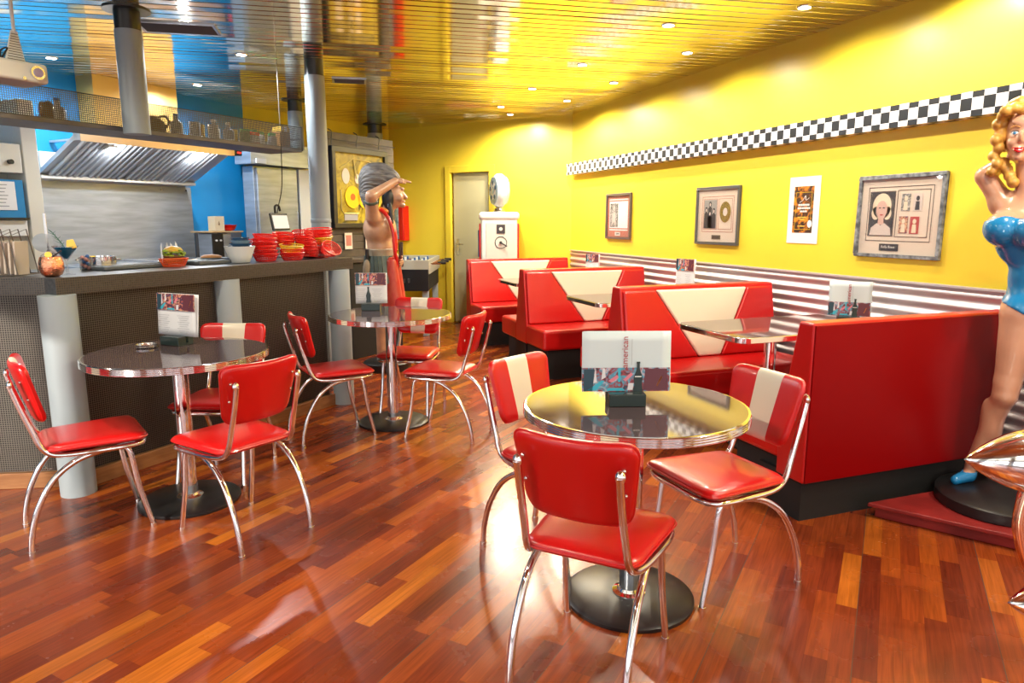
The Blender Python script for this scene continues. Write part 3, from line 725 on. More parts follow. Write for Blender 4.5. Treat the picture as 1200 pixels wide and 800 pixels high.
# kitchen bench along the wall
kb = thing('kitchen_bench', 'steel kitchen bench along the blue wall behind the counter', 'workbench', KO, KR)
m = MB(); m.b2((1.1, 2.05, .86), (3.40, 2.77, .90)); m.build('worktop', steel_b, kb, bev=.005)
m = MB(); m.b2((1.1, 2.12, .1), (3.12, 2.74, .86)); m.build('cupboards', steel, kb)
m = MB(); m.b2((1.3, 2.2, .90), (2.0, 2.7, 1.02)); m.build('griddle', steel, kb, bev=.01)
m = MB(); m.b2((2.0, 2.2, .90), (2.6, 2.72, 1.04)); m.build('griddle', MATS['bright_steel'], kb, bev=.01)
# fridge
fr = thing('tall_fridge', 'tall stainless steel fridge beside the blue wall', 'fridge', KO, KR)
m = MB(); m.b2((3.47, 2.55, .05), (4.12, 2.72, 1.99)); m.build('body', steel, fr, bev=.006)
m = MB(); m.b2((3.50, 2.525, .10), (4.09, 2.55, 1.97)); dr = m.build('door', steel, fr, bev=.006)
m = MB(); m.tube([(4.05, 2.525, 1.2), (4.05, 2.49, 1.2), (4.05, 2.49, 1.5), (4.05, 2.525, 1.5)], .008, 8, smooth=False); m.build('handle', chrome, dr)
m = MB(); m.b2((4.13, 2.53, .0), (4.33, 2.66, 1.99)); o = m.build('door_jamb', white); kroot(o); tag(o, 'white door jamb beside the steel fridge', 'door jamb')
o = MB().b2((3.36, 2.45, 2.0), (4.29, 2.70, 2.25)).build('steel_cabinet', steel, bev=.006); kroot(o); tag(o, 'steel wall cabinet above the fridge', 'cabinet')
o = MB().b2((3.42, 2.43, 2.01), (3.56, 2.449, 2.06)).build('control_plate', white); kroot(o); tag(o, 'small white plate with a knob below the steel wall cabinet', 'control plate')
# white unit at the far left
cb = thing('kitchen_unit', 'white kitchen pass unit at the far left with a blue board and control strip', 'cabinet', KO, KR)
m = MB(); m.b2((.96, 2.2, .9), (1.07, 2.78, 2.30)); m.b2((-.4, 2.3, .9), (.96, 2.78, 1.42)); m.b2((-.4, 2.45, 1.42), (.96, 2.78, 1.96)); m.build('frame', offw, cb, bev=.006)
m = MB(); m.b2((-.3, 2.20, 1.75), (.945, 2.45, 1.965)); st = m.build('control_strip', offw, cb, bev=.006)
m = MB(); m.cyl((.86, 2.20, 1.83), (.86, 2.17, 1.83), .018, n=16); m.build('knob', black, st)
m = MB(); m.cyl((.45, 2.20, 1.85), (.45, 2.17, 1.85), .018, n=16); m.build('knob', black, st)
m = MB(); m.b2((-.3, 2.192, 1.80), (.80, 2.2, 1.90)); m.build('label_plate', white, st)
m = MB(); m.b2((-.2, 2.195, 1.42), (.93, 2.235, 1.70)); bb = m.build('blue_board', blue, cb)
m = MB(); m.b2((.2, 2.17, 1.405), (.94, 2.235, 1.42)); m.build('ledge', black, cb)
m = MB(); m.b2((-.2, 2.21, 1.28), (.94, 2.30, 1.40)); m.build('lower_panel', white, cb, bev=.004)
o = MB().box((0, 0, 0), (.22, .003, .21)).build('paper_sheet', paper, loc=W(.76, 2.188, 1.58), rz=KR); tag(o, 'printed paper sheet hanging on the blue board at the far left', 'paper')
m = MB()
for j in range(7): m.box((-.02, -.003, .08 - j * .026), (.15 - .02 * (j % 3), .001, .006))
m.build('print_lines', mat('grey_ink', (.3, .3, .32), .6), o)
t = thing('switch_box', 'small beige switch box with a dark knob on the blue wall', 'switch box', W(1.45, 2.76, 1.88), KR)
m = MB(); m.box((0, 0, 0), (.17, .07, .19)); m.build('case', offw, t, bev=.008); m = MB(); m.cyl((.0, -.035, -.03), (0, -.055, -.03), .02); m.build('knob', black, t)

# toaster, box and red plates on the bench
t = thing('toaster', 'black and steel toaster on the kitchen bench under the cream box', 'toaster', W(2.72, 2.30, .902), KR)
m = MB(); m.b2((-.1, -.06, 0), (.14, .14, .375)); m.build('body', steel, t, bev=.012, seg=3)
m = MB(); m.b2((-.1, -.075, .01), (.03, -.058, .365)); fp = m.build('front_panel', black, t, bev=.004)
m = MB()
m.bm.free()
for x in (-.06, -.01):
    for z in (.30, .09): m = MB(); m.cyl((x, -.076, z), (x, -.09, z), .009); m.build('knob', white, fp)
o = MB().b2((-.15, -.12, 0), (.27, .15, .014)).build('wooden_board', mat('pale_board', (.60, .40, .20), .5), loc=W(2.72, 2.33, 1.279), rz=KR, bev=.003); tag(o, 'pale wooden board lying on the toaster', 'board')
o = MB().b2((0, 0, 0), (.115, .1, .145)).build('cream_box', mat('cream_card', (.70, .60, .42), .6), loc=W(2.68, 2.25, 1.2945), rz=KR, bev=.003); tag(o, 'cream cardboard box standing on the wooden board', 'box')
m = MB(); m.prism([(.05, .05), (.062, .068), (.05, .10), (.038, .068)], -.001, .0, Matrix.Rotation(R(90), 4, 'X')); m.build('printed_mark', mat('brown_ink', (.2, .1, .05), .6), o)
for k_ in range(3):
    o = MB().lathe([(.03, 0), (.06, .008), (.075, .028), (.071, .028), (.055, .012), (.01, .006)], 24).build('plate', red_pl, loc=W(2.875 + .01 * k_, 2.30, 1.2945 + k_ * .016)); tag(o, 'red plate in the small stack beside the cream box', 'plate', 'red plates on the wooden board')
t = thing('wall_socket', 'white double wall socket on the dark tiles', 'socket', W(2.96, 2.785, 1.11), KR)
m = MB(); m.box((0, 0, 0), (.10, .012, .10)); m.build('plate', white, t, bev=.003); m = MB(); m.cyl((.01, -.006, .0), (.01, -.03, 0), .03, n=20); m.build('plug', white, t)

# ------------------------------------------------------------------ things on the counter
CT = 1.1195
# wire rack with cards
t = thing('wire_rack', 'wire rack holding white napkins and card sleeves on the left wing', 'rack', (-1.22, 4.30, CT), R(-14))
m = MB()
for x in (-.14, -.09, -.035, .01, .05, .09):
    m.tube([(x, -.10, .004), (x - .02, -.105, .20), (x + .01, .0, .235), (x + .015, .06, .004)], .0028, 6, smooth=False)
m.tube([(-.15, -.10, .004), (.10, -.10, .004), (.11, .07, .004), (-.15, .07, .004)], .003, 6, closed=True, smooth=False)
m.tube([(-.16, -.104, .20), (.075, -.104, .20)], .003, 6, smooth=False); m.build('wire_frame', wire_m, t)
for k_ in range(9):
    o = MB().box((0, 0, .08), (.009, .12, .155 + .008 * (k_ % 3))).build('napkin_stack', paper if k_ < 5 else mount, loc=(0, 0, 0)); o.rotation_euler = (0, R(3), R(-14))
    o.location = Vector((-1.22, 4.30, CT + .009)) + Matrix.Rotation(R(-14), 3, 'Z') @ Vector((-.125 + k_ * .024, -.02, 0))
    tag(o, 'white napkin pack upright in the wire rack' if k_ < 5 else 'brown card sleeve upright in the wire rack', 'napkins' if k_ < 5 else 'card sleeve', 'napkin packs in the rack' if k_ < 5 else 'card sleeves in the rack')
t = thing('copper_mug', 'round hammered copper mug with ice on the counter corner', 'mug', W(-.075, .085, CT))
m = MB(); m.lathe([(.03, 0), (.046, .012), (.056, .04), (.055, .07), (.047, .10), (.044, .10), (.05, .07), (.05, .05)], 32); m.build('cup', copper, t, ang=70)
for x, y, z in ((0, .01, .10), (.02, -.015, .105), (-.022, -.01, .103), (-.005, .02, .12)):
    m = MB(); m.box((x, y, z), (.024, .024, .024), rot=(x * 20, y * 30, 1)); m.build('ice_cube', glass, t, bev=.004)
m = MB(); m.box((.03, .0, .115), (.05, .014, .006), rot=(0, -.6, .3)); m.build('straw', black, t)
m = MB(); m.lathe([(.016, 0), (.016, .004)], 14, M=Matrix.Translation((.0, -.03, .11)) @ Matrix.Rotation(1.2, 4, 'X')); m.build('lime_slice', yel_pl, t)
t = thing('cocktail_glass', 'blue cocktail in a stemmed glass with pineapple and rosemary garnish', 'cocktail', W(.03, .135, CT))
m = MB(); m.lathe([(.036, 0), (.036, .003), (.006, .008), (.004, .07), (.012, .082), (.062, .150), (.060, .150), (.011, .086), (.001, .080)], 32); m.build('glass', glass, t, ang=50)
m = MB(); m.lathe([(.003, .084), (.010, .088), (.055, .1435), (.001, .1435)], 32); m.build('blue_drink', mat('blue_drink', (.0, .30, .62), .1), t)
m = MB(); m.prism([(0, 0), (.05, .01), (.035, .055), (.005, .05)], -.007, .007, Matrix.Translation((.01, -.03, .13)) @ Matrix.Rotation(R(80), 4, 'X')); m.build('pineapple_wedge', mat('pineapple', (.85, .55, .08), .4), t, bev=.004)
m = MB(); m.tube([(0, 0, .14), (-.03, .0, .19), (-.055, 0, .225)], .002, 6)
for k_ in range(16):
    f = k_ / 15; p = Vector((-.055 * f, 0, .14 + .085 * f)); a = k_ * 2.4; m.cyl(p, p + Vector((math.cos(a) * .02 - .006, math.sin(a) * .02, .012)), .0018, .0006, 5)
m.build('rosemary_sprig', mat('rosemary', (.03, .13, .07), .6), t)
t = thing('small_glass', 'small glass of pink and blue sweets beside the cocktail', 'glass', W(.27, .38, CT))
m = MB(); m.lathe([(.022, 0), (.028, .003), (.034, .075), (.032, .075), (.026, .006)], 24); m.build('glass', glass, t)
m = MB()
for k_ in range(14): a = k_ * 2.4; m.mi = k_ % 2; m.sph((.014 * math.cos(a), .014 * math.sin(a), .014 + k_ * .005), .011, 5)
m.build('sweets', [pink_l, blu_l], t); t['kind'] = 'thing'
t = thing('steel_pot', 'shallow steel pot standing on the counter by the splashback', 'pot', W(.42, .50, CT))
m = MB(); m.lathe([(.085, 0), (.092, .006), (.094, .068), (.098, .070), (.090, .070), (.087, .008), (.002, .006)], 40); m.build('pot_body', chrome, t)
for sx in (-1, 1): m = MB(); m.tube([(sx * .092, -.02, .05), (sx * .115, -.018, .052), (sx * .115, .018, .052), (sx * .092, .02, .05)], .004, 8); m.build('handle', chrome, t)
t = thing('spatula', 'steel spatula standing upright behind the copper mug', 'spatula', W(.10, .42, CT), R(20))
m = MB(); m.box((0, 0, .16), (.014, .004, .32)); m.build('handle', steel_b, t, bev=.002); m = MB(); m.lathe([(.05, -.002), (.05, .002)], 24, M=Matrix.Translation((-.02, 0, .16)) @ Matrix.Rotation(R(90), 4, 'X')); m.build('blade', steel, t)
m = MB(); m.lathe([(.03, 0), (.036, .09), (.034, .09), (.028, .004)], 20); m.build('cup', glass, t)
for (s, n, w_, d_, h, mt, lab) in ((.50, .36, .42, .20, .022, plate_g, 'flat dark tray nearest the counter edge beneath the pot'), (1.0, .30, .26, .20, .024, plate_g, 'dark slate tray on the counter right of the burger basket'), (1.22, .46, .20, .16, .02, navy, 'blue-black plate behind the white bowl')):
    o = MB().box((0, 0, h / 2), (w_, d_, h)).build('serving_tray', mt, loc=W(s, n, CT), rz=KR + .05, bev=.006, seg=3); tag(o, lab, 'tray')
    m = MB(); m.box((0, 0, h + .002), (w_ * .86, d_ * .8, .003)); m.build('tray_rim', MATS['counter_stone'], o)
o = MB().box((0, 0, .004), (.24, .16, .008)).build('place_mat', mat('leaf_print', (.05, .30, .06), .5, col2=(.5, .30, .1), vscale=14), loc=W(.78, .50, CT), rz=KR + .5); tag(o, 'green leafy printed sheet lying left of the burger basket', 'printed sheet')
t = thing('sandwich', 'flat toasted sandwich on a round plate beside the dark tray', 'sandwich', W(1.08, .34, CT + .029))
m = MB(); m.lathe([(.08, 0), (.09, .006), (.085, .006), (.02, .003)], 28); m.build('plate', plate_g, t)
m = MB(); m.lathe([(.06, .007), (.062, .014), (.04, .026), (.01, .028)], 20, sx=1.1, sy=.7); m.build('bread', brown, t)
# plastic baskets
def basket_tree(name, lab, col, loc, rot, grp, scale=1.):
    t = thing(name, lab, 'basket', loc, 0, grp); t.rotation_euler = rot; t.scale = (scale,) * 3
    m = MB(); n = 40; a, b = .098, .066
    def P(k_, f, z): an = 2 * PI * k_ / n; return (a * f * math.cos(an), b * f * math.sin(an), z)
    ring = [P(k_, 1.0, .05) for k_ in range(n)]
    m.tube(ring, .0042, 6, closed=True, smooth=False)
    for f, z in ((.93, .038), (.86, .026), (.80, .014)): m.tube([P(k_, f, z) for k_ in range(n)], .0022, 4, closed=True, smooth=False)
    for k_ in range(n): m.tube([P(k_, 1.0, .05), P(k_, .74, .003)], .0021, 4, smooth=False)
    m.lathe([(.74, .0), (.76, .003), (.70, .006)], n, M=Matrix.Diagonal((a, b, 1, 1))); m.build('lattice', col, t)
    return t
protos = {}
def basket(col, lab, s, n, z, rz=0., tx=0., ty=0., grp=None, sc=1.):
    key = col.name
    if key not in protos: protos[key] = t = basket_tree('plastic_basket', lab, col, (0, 0, 0), (0, 0, 0), grp)
    else: t = copy_tree(protos[key])
    t.location = W(s, n, CT + z); t.rotation_euler = (tx, ty, KR + rz); t['label'] = lab; t.scale = (sc,) * 3
    if grp: t['group'] = grp
    elif 'group' in t: del t['group']
    return t
G = 'red basket in the stacks on the counter'
for k_ in range(6): basket(red_pl, 'red oval basket in the stack nearest the blue bowls', 1.40, .18, .0 + k_ * .027, .1 * (k_ % 3), 0, .05 * (k_ % 2), 'baskets in the first stack by the bowls')
basket(red_pl, 'red oval basket leaning at the back of the first stack', 1.43, .34, .09, .4, .1, .0)
for k_ in range(2): basket(red_pl, 'red oval basket under the small yellow basket', 1.61, .14, k_ * .027, -.1, 0, 0, 'baskets beneath the small yellow one')
basket(yel_pl, 'yellow oval basket sitting on two red ones in the second stack', 1.60, .14, .056, 0, .15, 0)
for k_ in range(3): basket(red_pl, 'red oval basket on top behind the yellow basket', 1.63, .24, .09 + k_ * .026, .2, .05, .0, 'baskets above and behind the yellow one')
for k_ in range(6): basket(red_pl, 'red oval basket in the tilted third stack', 1.80 - .008 * k_, .16 + .004 * k_, .008 + k_ * .026, .3, -.1, .12 + .03 * k_, 'baskets in the tilted third stack')
for k_ in range(3): basket(red_pl, 'red oval basket at the bottom of the last stack at the counter end', 1.965, .22, k_ * .027, -.2, .0, .04, 'baskets at the bottom of the last stack', 1.05)
basket(yel_pl, 'yellow oval basket near the top of the last stack at the counter end', 1.975, .22, .10, -.2, .1, -.06, None, 1.12)
for k_ in range(3): basket(red_pl, 'red oval basket on top of the yellow one at the counter end', 1.965, .22, .112 + k_ * .023, -.2, .08, -.06, 'baskets topping the last stack', 1.15)
basket(red_pl, 'red oval basket lying tipped on its side in front of the last stack', 1.93, .10, .045, .1, .9, .0)
# burger in its basket
bk = copy_tree(protos[red_pl.name]); place(bk, W(.735, .25, CT), KR, 'orange-red oval basket holding the burger'); del bk['group']; bk.scale = (.93, .93, .95)
orng = mat('orange_plastic', (.85, .10, .02), .3)
for c in bk.children: c.data = c.data.copy(); c.data.materials[0] = orng
t = thing('burger', 'burger with lettuce and paper wrap in the orange-red basket', 'burger', W(.735, .25, CT + .02), KR)
m = MB(); m.lathe([(.03, 0), (.052, .01), (.055, .028), (.05, .034)], 24); m.build('bottom_bun', brown, t)
m = MB(); m.lathe([(.054, .034), (.06, .04), (.056, .05)], 24); m.build('patty', mat('grilled_patty', (.16, .06, .02), .6), t)
m = MB()
for k_ in range(40):
    a = k_ * 2.4; r_ = .05 + .014 * random.random(); m.sph((r_ * math.cos(a), r_ * math.sin(a) * .9, .045 + .035 * random.random()), .013, 4, sc=(1, 1, .5))
m.build('lettuce', mat('lettuce', (.38, .50, .04), .5, var=.4, vscale=40), t)
m = MB(); m.lathe([(.052, .07), (.056, .078), (.045, .095), (.02, .104), (.001, .106)], 24); m.build('top_bun', mat('toasted_bun', (.70, .36, .05), .4, col2=(.55, .42, .08), vscale=20), t)
m = MB()
for k_ in range(22):
    a = PI * .15 + k_ / 21 * PI * .75; zz_ = .10 + .035 * math.sin(k_ * 1.7); m._add([(.066 * math.cos(a), .066 * math.sin(a), .0), (.066 * math.cos(a + .14), .066 * math.sin(a + .14), .0), (.062 * math.cos(a + .14), .06 * math.sin(a + .14), zz_), (.07 * math.cos(a), .066 * math.sin(a), zz_ - .02)], [(0, 1, 2, 3)])
m.build('paper_wrap', paper, t)
# bowls
t = thing('fluted_bowl', 'white fluted bowl on the counter with blue bowls stacked in it', 'bowl', W(1.19, .19, CT))
m = MB(); n = 48; pr = [(.052, 0), (.06, .004), (.075, .05), (.098, .105), (.100, .110), (.094, .108), (.07, .05), (.05, .012), (.001, .010)]
vv = []
for r_, z in pr:
    for k_ in range(n):
        a = 2 * PI * k_ / n; q = r_ * (1 + (.025 * math.cos(12 * a) if .004 < z < .10 and r_ > .055 else 0)); vv.append((q * math.cos(a), q * math.sin(a), z))
m._add(vv, [(i * n + k_, i * n + (k_ + 1) % n, (i + 1) * n + (k_ + 1) % n, (i + 1) * n + k_) for i in range(len(pr) - 1) for k_ in range(n)] + [tuple(range(n - 1, -1, -1))])
m.build('bowl_body', white, t, ang=60)
bluew = mat('pale_blue_glaze', (.25, .38, .50), .25)
for k_ in range(4):
    o = MB().lathe([(.02, 0), (.04, .002), (.078 - .008 * k_, .026), (.082 - .008 * k_, .032), (.079 - .008 * k_, .032), (.05, .012), (.001, .008)], 36).build('blue_bowl', bluew if k_ % 2 == 0 else navy, loc=W(1.20, .19, CT + .078 + k_ * .019)); tag(o, 'blue bowl stacked inside the white fluted bowl', 'bowl', 'blue bowls in the fluted bowl')
# sauces and card terminal at the far end
for (s, n, col, lid, lab) in ((2.10, .50, gl_cl, green_lid, 'squeezy bottle with green cap behind the basket stacks'), (2.16, .46, gl_cl, red_pl, 'squeezy bottle with red cap at the counter end')):
    t = thing('sauce_bottle', lab, 'bottle', W(s, n - .12, CT)); m = MB(); m.lathe([(.022, 0), (.026, .006), (.026, .13), (.018, .15)], 20); m.build('bottle_body', col, t); m = MB(); m.lathe([(.019, .15), (.019, .165), (.006, .20), (.004, .205)], 16); m.build('nozzle', lid, t)
t = thing('sauce_caddy', 'dark caddy of jars behind the red basket stacks', 'caddy', W(1.98, .42, CT), KR)
m = MB(); m.b2((-.06, -.04, 0), (.06, .04, .03)); m.build('tray', black, t, bev=.004)
for x, c in ((-.035, gl_br), (.005, gold_l), (.04, gl_br)): m = MB(); m.lathe([(.018, .031), (.018, .15), (.014, .16)], 16, (x, 0, 0)); m.build('jar', c, t)
t = thing('card_terminal', 'tilted tablet till on a black stand behind the basket stacks', 'till', W(1.83, .50, CT), KR + .1)
m = MB(); m.box((0, 0, .01), (.14, .12, .02)); m.box((0, .02, .12), (.05, .03, .22)); m.build('stand', steel, t, bev=.004)
m = MB(); m.box((.0, -.02, .27), (.19, .018, .13), rot=(R(-12), 0, 0)); m.build('screen_case', black, t, bev=.006)
m = MB(); m.box((.0, -.031, .268), (.165, .004, .10), rot=(R(-12), 0, 0)); m.build('screen', mat('pale_screen', (.62, .66, .66), .2, emis=(.7, .75, .75), estr=.35), t)
m = MB(); m.tube([(-.02, 0, .33), (-.02, 0, .385), (.02, 0, .39), (.035, 0, .35)], .008, 8); m.build('loop', blackm, t)
cbl = MB(); cbl.tube([(0, 0, 0), (-.02, .02, .3), (.03, .01, .55), (.04, 0, .95)], .004, 6); o = cbl.build('power_cord', blackm, loc=W(1.95, .60, CT)); tag(o, 'black cord running from the till up to the shelf', 'cord')

# ------------------------------------------------------------------ dark partition with framed display
pa, pb = Vector((.66, 7.32)), Vector((1.50, 8.035)); dd = pb - pa; pang = math.atan2(dd.y, dd.x); PL = dd.length
pt = thing('dark_partition', 'dark slatted partition behind the warrior statue with a lower cupboard', 'partition', (pa.x, pa.y, 0), pang)
m = MB(); m.b2((-.05, 0, 0), (PL, .08, 2.28)); m.build('panel', darkwood, pt)
m = MB()
for k_ in range(15): m.b2((-.05, -.008, 1.02 + k_ * .078), (PL, 0, 1.09 + k_ * .078))
m.build('slat_cladding', darkwood, pt, bev=.003)
m = MB(); m.b2((-.05, -.35, 0), (PL - .35, -.0, .98)); m.build('cupboard', blackm, pt, bev=.006)
m = MB(); m.b2((-.06, -.37, .981), (PL - .33, -.0, 1.02)); m.build('cupboard_top', darkwood, pt, bev=.004)
m = MB(); m.tube([(-.03, -.05, 2.20), (PL - .03, -.05, 2.20)], .005, 6)
for x in (.08, .45, .8): m.tube([(x, -.012, 2.30), (x, -.06, 2.27), (x, -.05, 2.2), (x, -.05, 2.15)], .005, 6)
m.build('hook_rail', blk_metal, pt)
PM = Matrix.Translation((pa.x, pa.y, 0)) @ Matrix.Rotation(pang, 4, 'Z')
f = thing('framed_display', 'large black framed golden display with two yellow discs behind the statue', 'picture', PM @ Vector((.50, -.035, 1.73)), pang)
m = MB()
for lo, hi in (((-.43, -.03, .36), (.43, .02, .41)), ((-.43, -.03, -.41), (.43, .02, -.36)), ((-.43, -.03, -.36), (-.38, .02, .36)), ((.38, -.03, -.36), (.43, .02, .36))): m.b2(lo, hi)
m.build('frame', black, f, bev=.006)
m = MB(); m.b2((-.38, .0, -.36), (.38, .012, .36)); m.build('backing', gold_print, f)
m = MB(); m.tube([(-.30, -.004, -.02), (-.30, -.004, -.22), (-.27, -.004, -.26), (-.05, -.004, -.26)], .006, 6, smooth=False); m.tube([(-.30, -.004, .20), (-.10, -.004, .30), (.14, -.004, .29), (.30, -.004, .24)], .006, 6, smooth=False)
m.tube([(-.10, -.004, .30), (-.06, -.004, .10)], .01, 6, smooth=False); m.build('gold_line', mat('gold_print_line', (.70, .60, .22), .35, .3), f)
for x in (-.13, .06):
    m = MB(); m.lathe([(.115, 0), (.115, .006)], 36, M=Matrix.Translation((x, -.004, -.09)) @ Matrix.Rotation(R(90), 4, 'X')); dk = m.build('gold_disc', mat('gold_disc', (.85, .55, .03), .25, .2) if 'gold_disc' not in MATS else MATS['gold_disc'], f)
    m = MB(); m.lathe([(.035, .0062), (.035, .0075)], 24, M=Matrix.Translation((x, -.004, -.09)) @ Matrix.Rotation(R(90), 4, 'X')); m.build('disc_label', MATS['orange_plastic'], dk)
for (x, z, r_) in ((-.22, .12, .07), (-.05, .10, .045), (.06, .13, .06)):
    m = MB(); m.lathe([(r_, 0), (r_, .003)], 14, M=Matrix.Translation((x, -.003, z)) @ Matrix.Rotation(R(90), 4, 'X'), sx=.8, sy=1.15); m.build('figure_print', mount, f)
m = MB(); m.b2((-.26, -.004, -.33), (-.06, -.001, -.27)); m.build('plaque', MATS['grey_label'], f)
for x in (.30, .62):
    o = MB().b2((-.055, -.006, -.085), (.055, .0, .085)).build('picture_card', mount, loc=PM @ Vector((x, -.02, 1.185)), rz=pang); tag(o, 'small pale card on the dark partition ' + ('left of the statue' if x < .5 else 'just behind the statue'), 'card')
    m = MB(); m.b2((-.04, -.0075, -.05), (.04, -.0062, .06)); m.build('print', mount_r, o)

for i, (x, y) in enumerate(((0.87, 6.69), (-.40, 5.30))):
    t = thing('ceiling_vent', ['small grey vent in the slatted ceiling right of the tall column', 'long grey vent in the slatted ceiling right of the hanging tube'][i], 'vent', (x, y, CZ), R(-7.5), 'grey ceiling vents')
    w_, h_ = ((.15, .11), (.24, .13))[i]
    m = MB(); m.b2((-w_, -h_, -.010), (w_, -h_ + .018, 0)); m.b2((-w_, h_ - .018, -.010), (w_, h_, 0)); m.b2((-w_, -h_ + .018, -.010), (-w_ + .018, h_ - .018, 0)); m.b2((w_ - .018, -h_ + .018, -.010), (w_, h_ - .018, 0))
    m.build('frame', steel, t)
    m = MB(); n_ = int(h_ * 2 / .022)
    for k_ in range(n_): m.box((0, -h_ + .022 + k_ * .021, -.006), (w_ * 2 - .036, .010, .008), rot=(.5, 0, 0))
    m.build('louvre', mat('vent_grey', (.10, .10, .11), .5) if 'vent_grey' not in MATS else MATS['vent_grey'], t)
# ------------------------------------------------------------------ pictures on the yellow wall (local x right, y up, z out of the wall)
def wall_thing(name, Y, z, label, cat, grp=None, out=.0, tilt=0.):
    t = thing(name, label, cat, (WX - out, Y, z), 0, grp)
    t.matrix_world = Matrix(((0, 0, -1, WX - out), (-1, 0, 0, Y), (0, 1, 0, z), (0, 0, 0, 1))) @ Matrix.Rotation(tilt, 4, 'Z'); return t
def rect(m, a0, b0, a1, b1, z0, z1): return m.b2((a0, b0, z0), (a1, b1, z1))
def frame4(m, w, h, t, z0, z1):
    rect(m, -w, h - t, w, h, z0, z1); rect(m, -w, -h, w, -h + t, z0, z1); rect(m, -w, -h + t, -w + t, h - t, z0, z1); rect(m, w - t, -h + t, w, h - t, z0, z1)
def outline(m, a0, b0, a1, b1, t, z0, z1):
    rect(m, a0, b0, a1, b0 + t, z0, z1); rect(m, a0, b1 - t, a1, b1, z0, z1); rect(m, a0, b0 + t, a0 + t, b1 - t, z0, z1); rect(m, a1 - t, b0 + t, a1, b1 - t, z0, z1)
def ell(m, c, rx, ry, z0, z1, n=28): m.prism([(c[0] + rx * math.cos(2 * PI * k / n), c[1] + ry * math.sin(2 * PI * k / n)) for k in range(n)], z0, z1)
frame_m = mat('marbled_frame', (.07, .075, .085), .3, col2=(.30, .32, .34), vscale=30); line_m = mat('dark_mount_line', (.07, .045, .04), .6)
hair_p = mat('blonde_print', (.80, .66, .50), .5); face_p = mat('face_print', (.66, .42, .36), .5); dress_p = mat('dress_print', (.66, .56, .52), .5); darkp = mat('dark_print', (.04, .035, .045), .5); pinkp = mat('rose_print', (.45, .06, .06), .5)
def glazed(t, w, h, z):
    m = MB(); rect(m, -w, -h, w, h, z, z + .0015); m.build('glazing', mat('picture_glazing', (1, 1, 1), .02, 0, 1.45, trans=1, alpha=.12) if 'picture_glazing' not in MATS else MATS['picture_glazing'], t)
# portrait frame
t = wall_thing('framed_picture', 3.18, 1.423, 'large framed portrait of a blonde woman with four small pictures beside it', 'picture')
m = MB(); frame4(m, .300, .250, .022, 0, .026); m.build('frame', frame_m, t, bev=.004)
m = MB(); rect(m, -.28, -.23, .28, .23, .001, .010); bd = m.build('mount', mount, t)
m = MB(); outline(m, -.228, -.150, .226, .178, .004, .010, .0112); outline(m, -.215, -.120, -.030, .152, .0035, .010, .0115); outline(m, -.016, -.123, .205, .156, .0035, .010, .0115); m.build('mount_line', line_m, t)
m = MB(); rect(m, -.210, -.115, -.035, .147, .0105, .0115); ph = m.build('portrait_print', darkp, t)
m = MB(); ell(m, (-.122, .062), .068, .078, .0116, .0120); ell(m, (-.165, .02), .03, .04, .0116, .0120); ell(m, (-.08, .02), .03, .04, .0116, .0120); m.build('hair', hair_p, ph)
m = MB(); ell(m, (-.122, .040), .040, .056, .0121, .0124); m.prism([(-.14, .0), (-.104, .0), (-.10, -.05), (-.145, -.05)], .0121, .0123); m.build('face', face_p, ph)
m = MB(); m.prism([(-.20, -.114), (-.192, -.07), (-.150, -.040), (-.122, -.055), (-.095, -.040), (-.05, -.07), (-.042, -.114)], .0121, .0125); m.build('dress', dress_p, ph)
m = MB(); ell(m, (-.136, .052), .009, .004, .0125, .0127, 12); ell(m, (-.107, .052), .009, .004, .0125, .0127, 12); m.build('eyes', darkp, ph)
m = MB(); ell(m, (-.121, .010), .012, .005, .0125, .0127, 12); m.build('lips', pinkp, ph)
for k_, (a, b, mt) in enumerate(((.045, .082, bw_print), (.125, .082, dress_p), (.040, -.050, warm_print), (.115, -.052, pinkp))):
    m = MB(); rect(m, a - .03, b - .05, a + .03, b + .05, .0105, .0118); q = m.build('small_print', mt, t)
    m = MB(); ell(m, (a, b + .022), .012, .015, .0119, .0122, 14); m.prism([(a - .016, b - .045), (a - .012, b + .005), (a + .012, b + .005), (a + .016, b - .045)], .0119, .0121); m.build('figure', hair_p if k_ != 1 else darkp, q)
m = MB(); rect(m, -.118, -.208, .020, -.166, .0105, .0125); pq = m.build('plaque', darkp, t)
m = MB(); x = -.102
for w_, hh, dn in ((.009, .018, 0), (.007, .011, 0), (.005, .017, 0), (.006, .018, 0), (.007, .011, .005), (0, 0, 0), (.010, .017, 0), (.007, .011, 0), (.008, .011, 0), (.007, .011, 0), (.006, .012, 0)):
    if w_: m.prism([(x, -.192 - dn), (x + w_ * .5, -.192), (x + w_, -.192 + hh * .3), (x + w_ * .8, -.192 + hh), (x + .001, -.192 + hh * .8)], .0126, .0129)
    x += (w_ or .004) + .0022
m.build('lettering', gl_cl, pq)
glazed(t, .279, .229, .017)
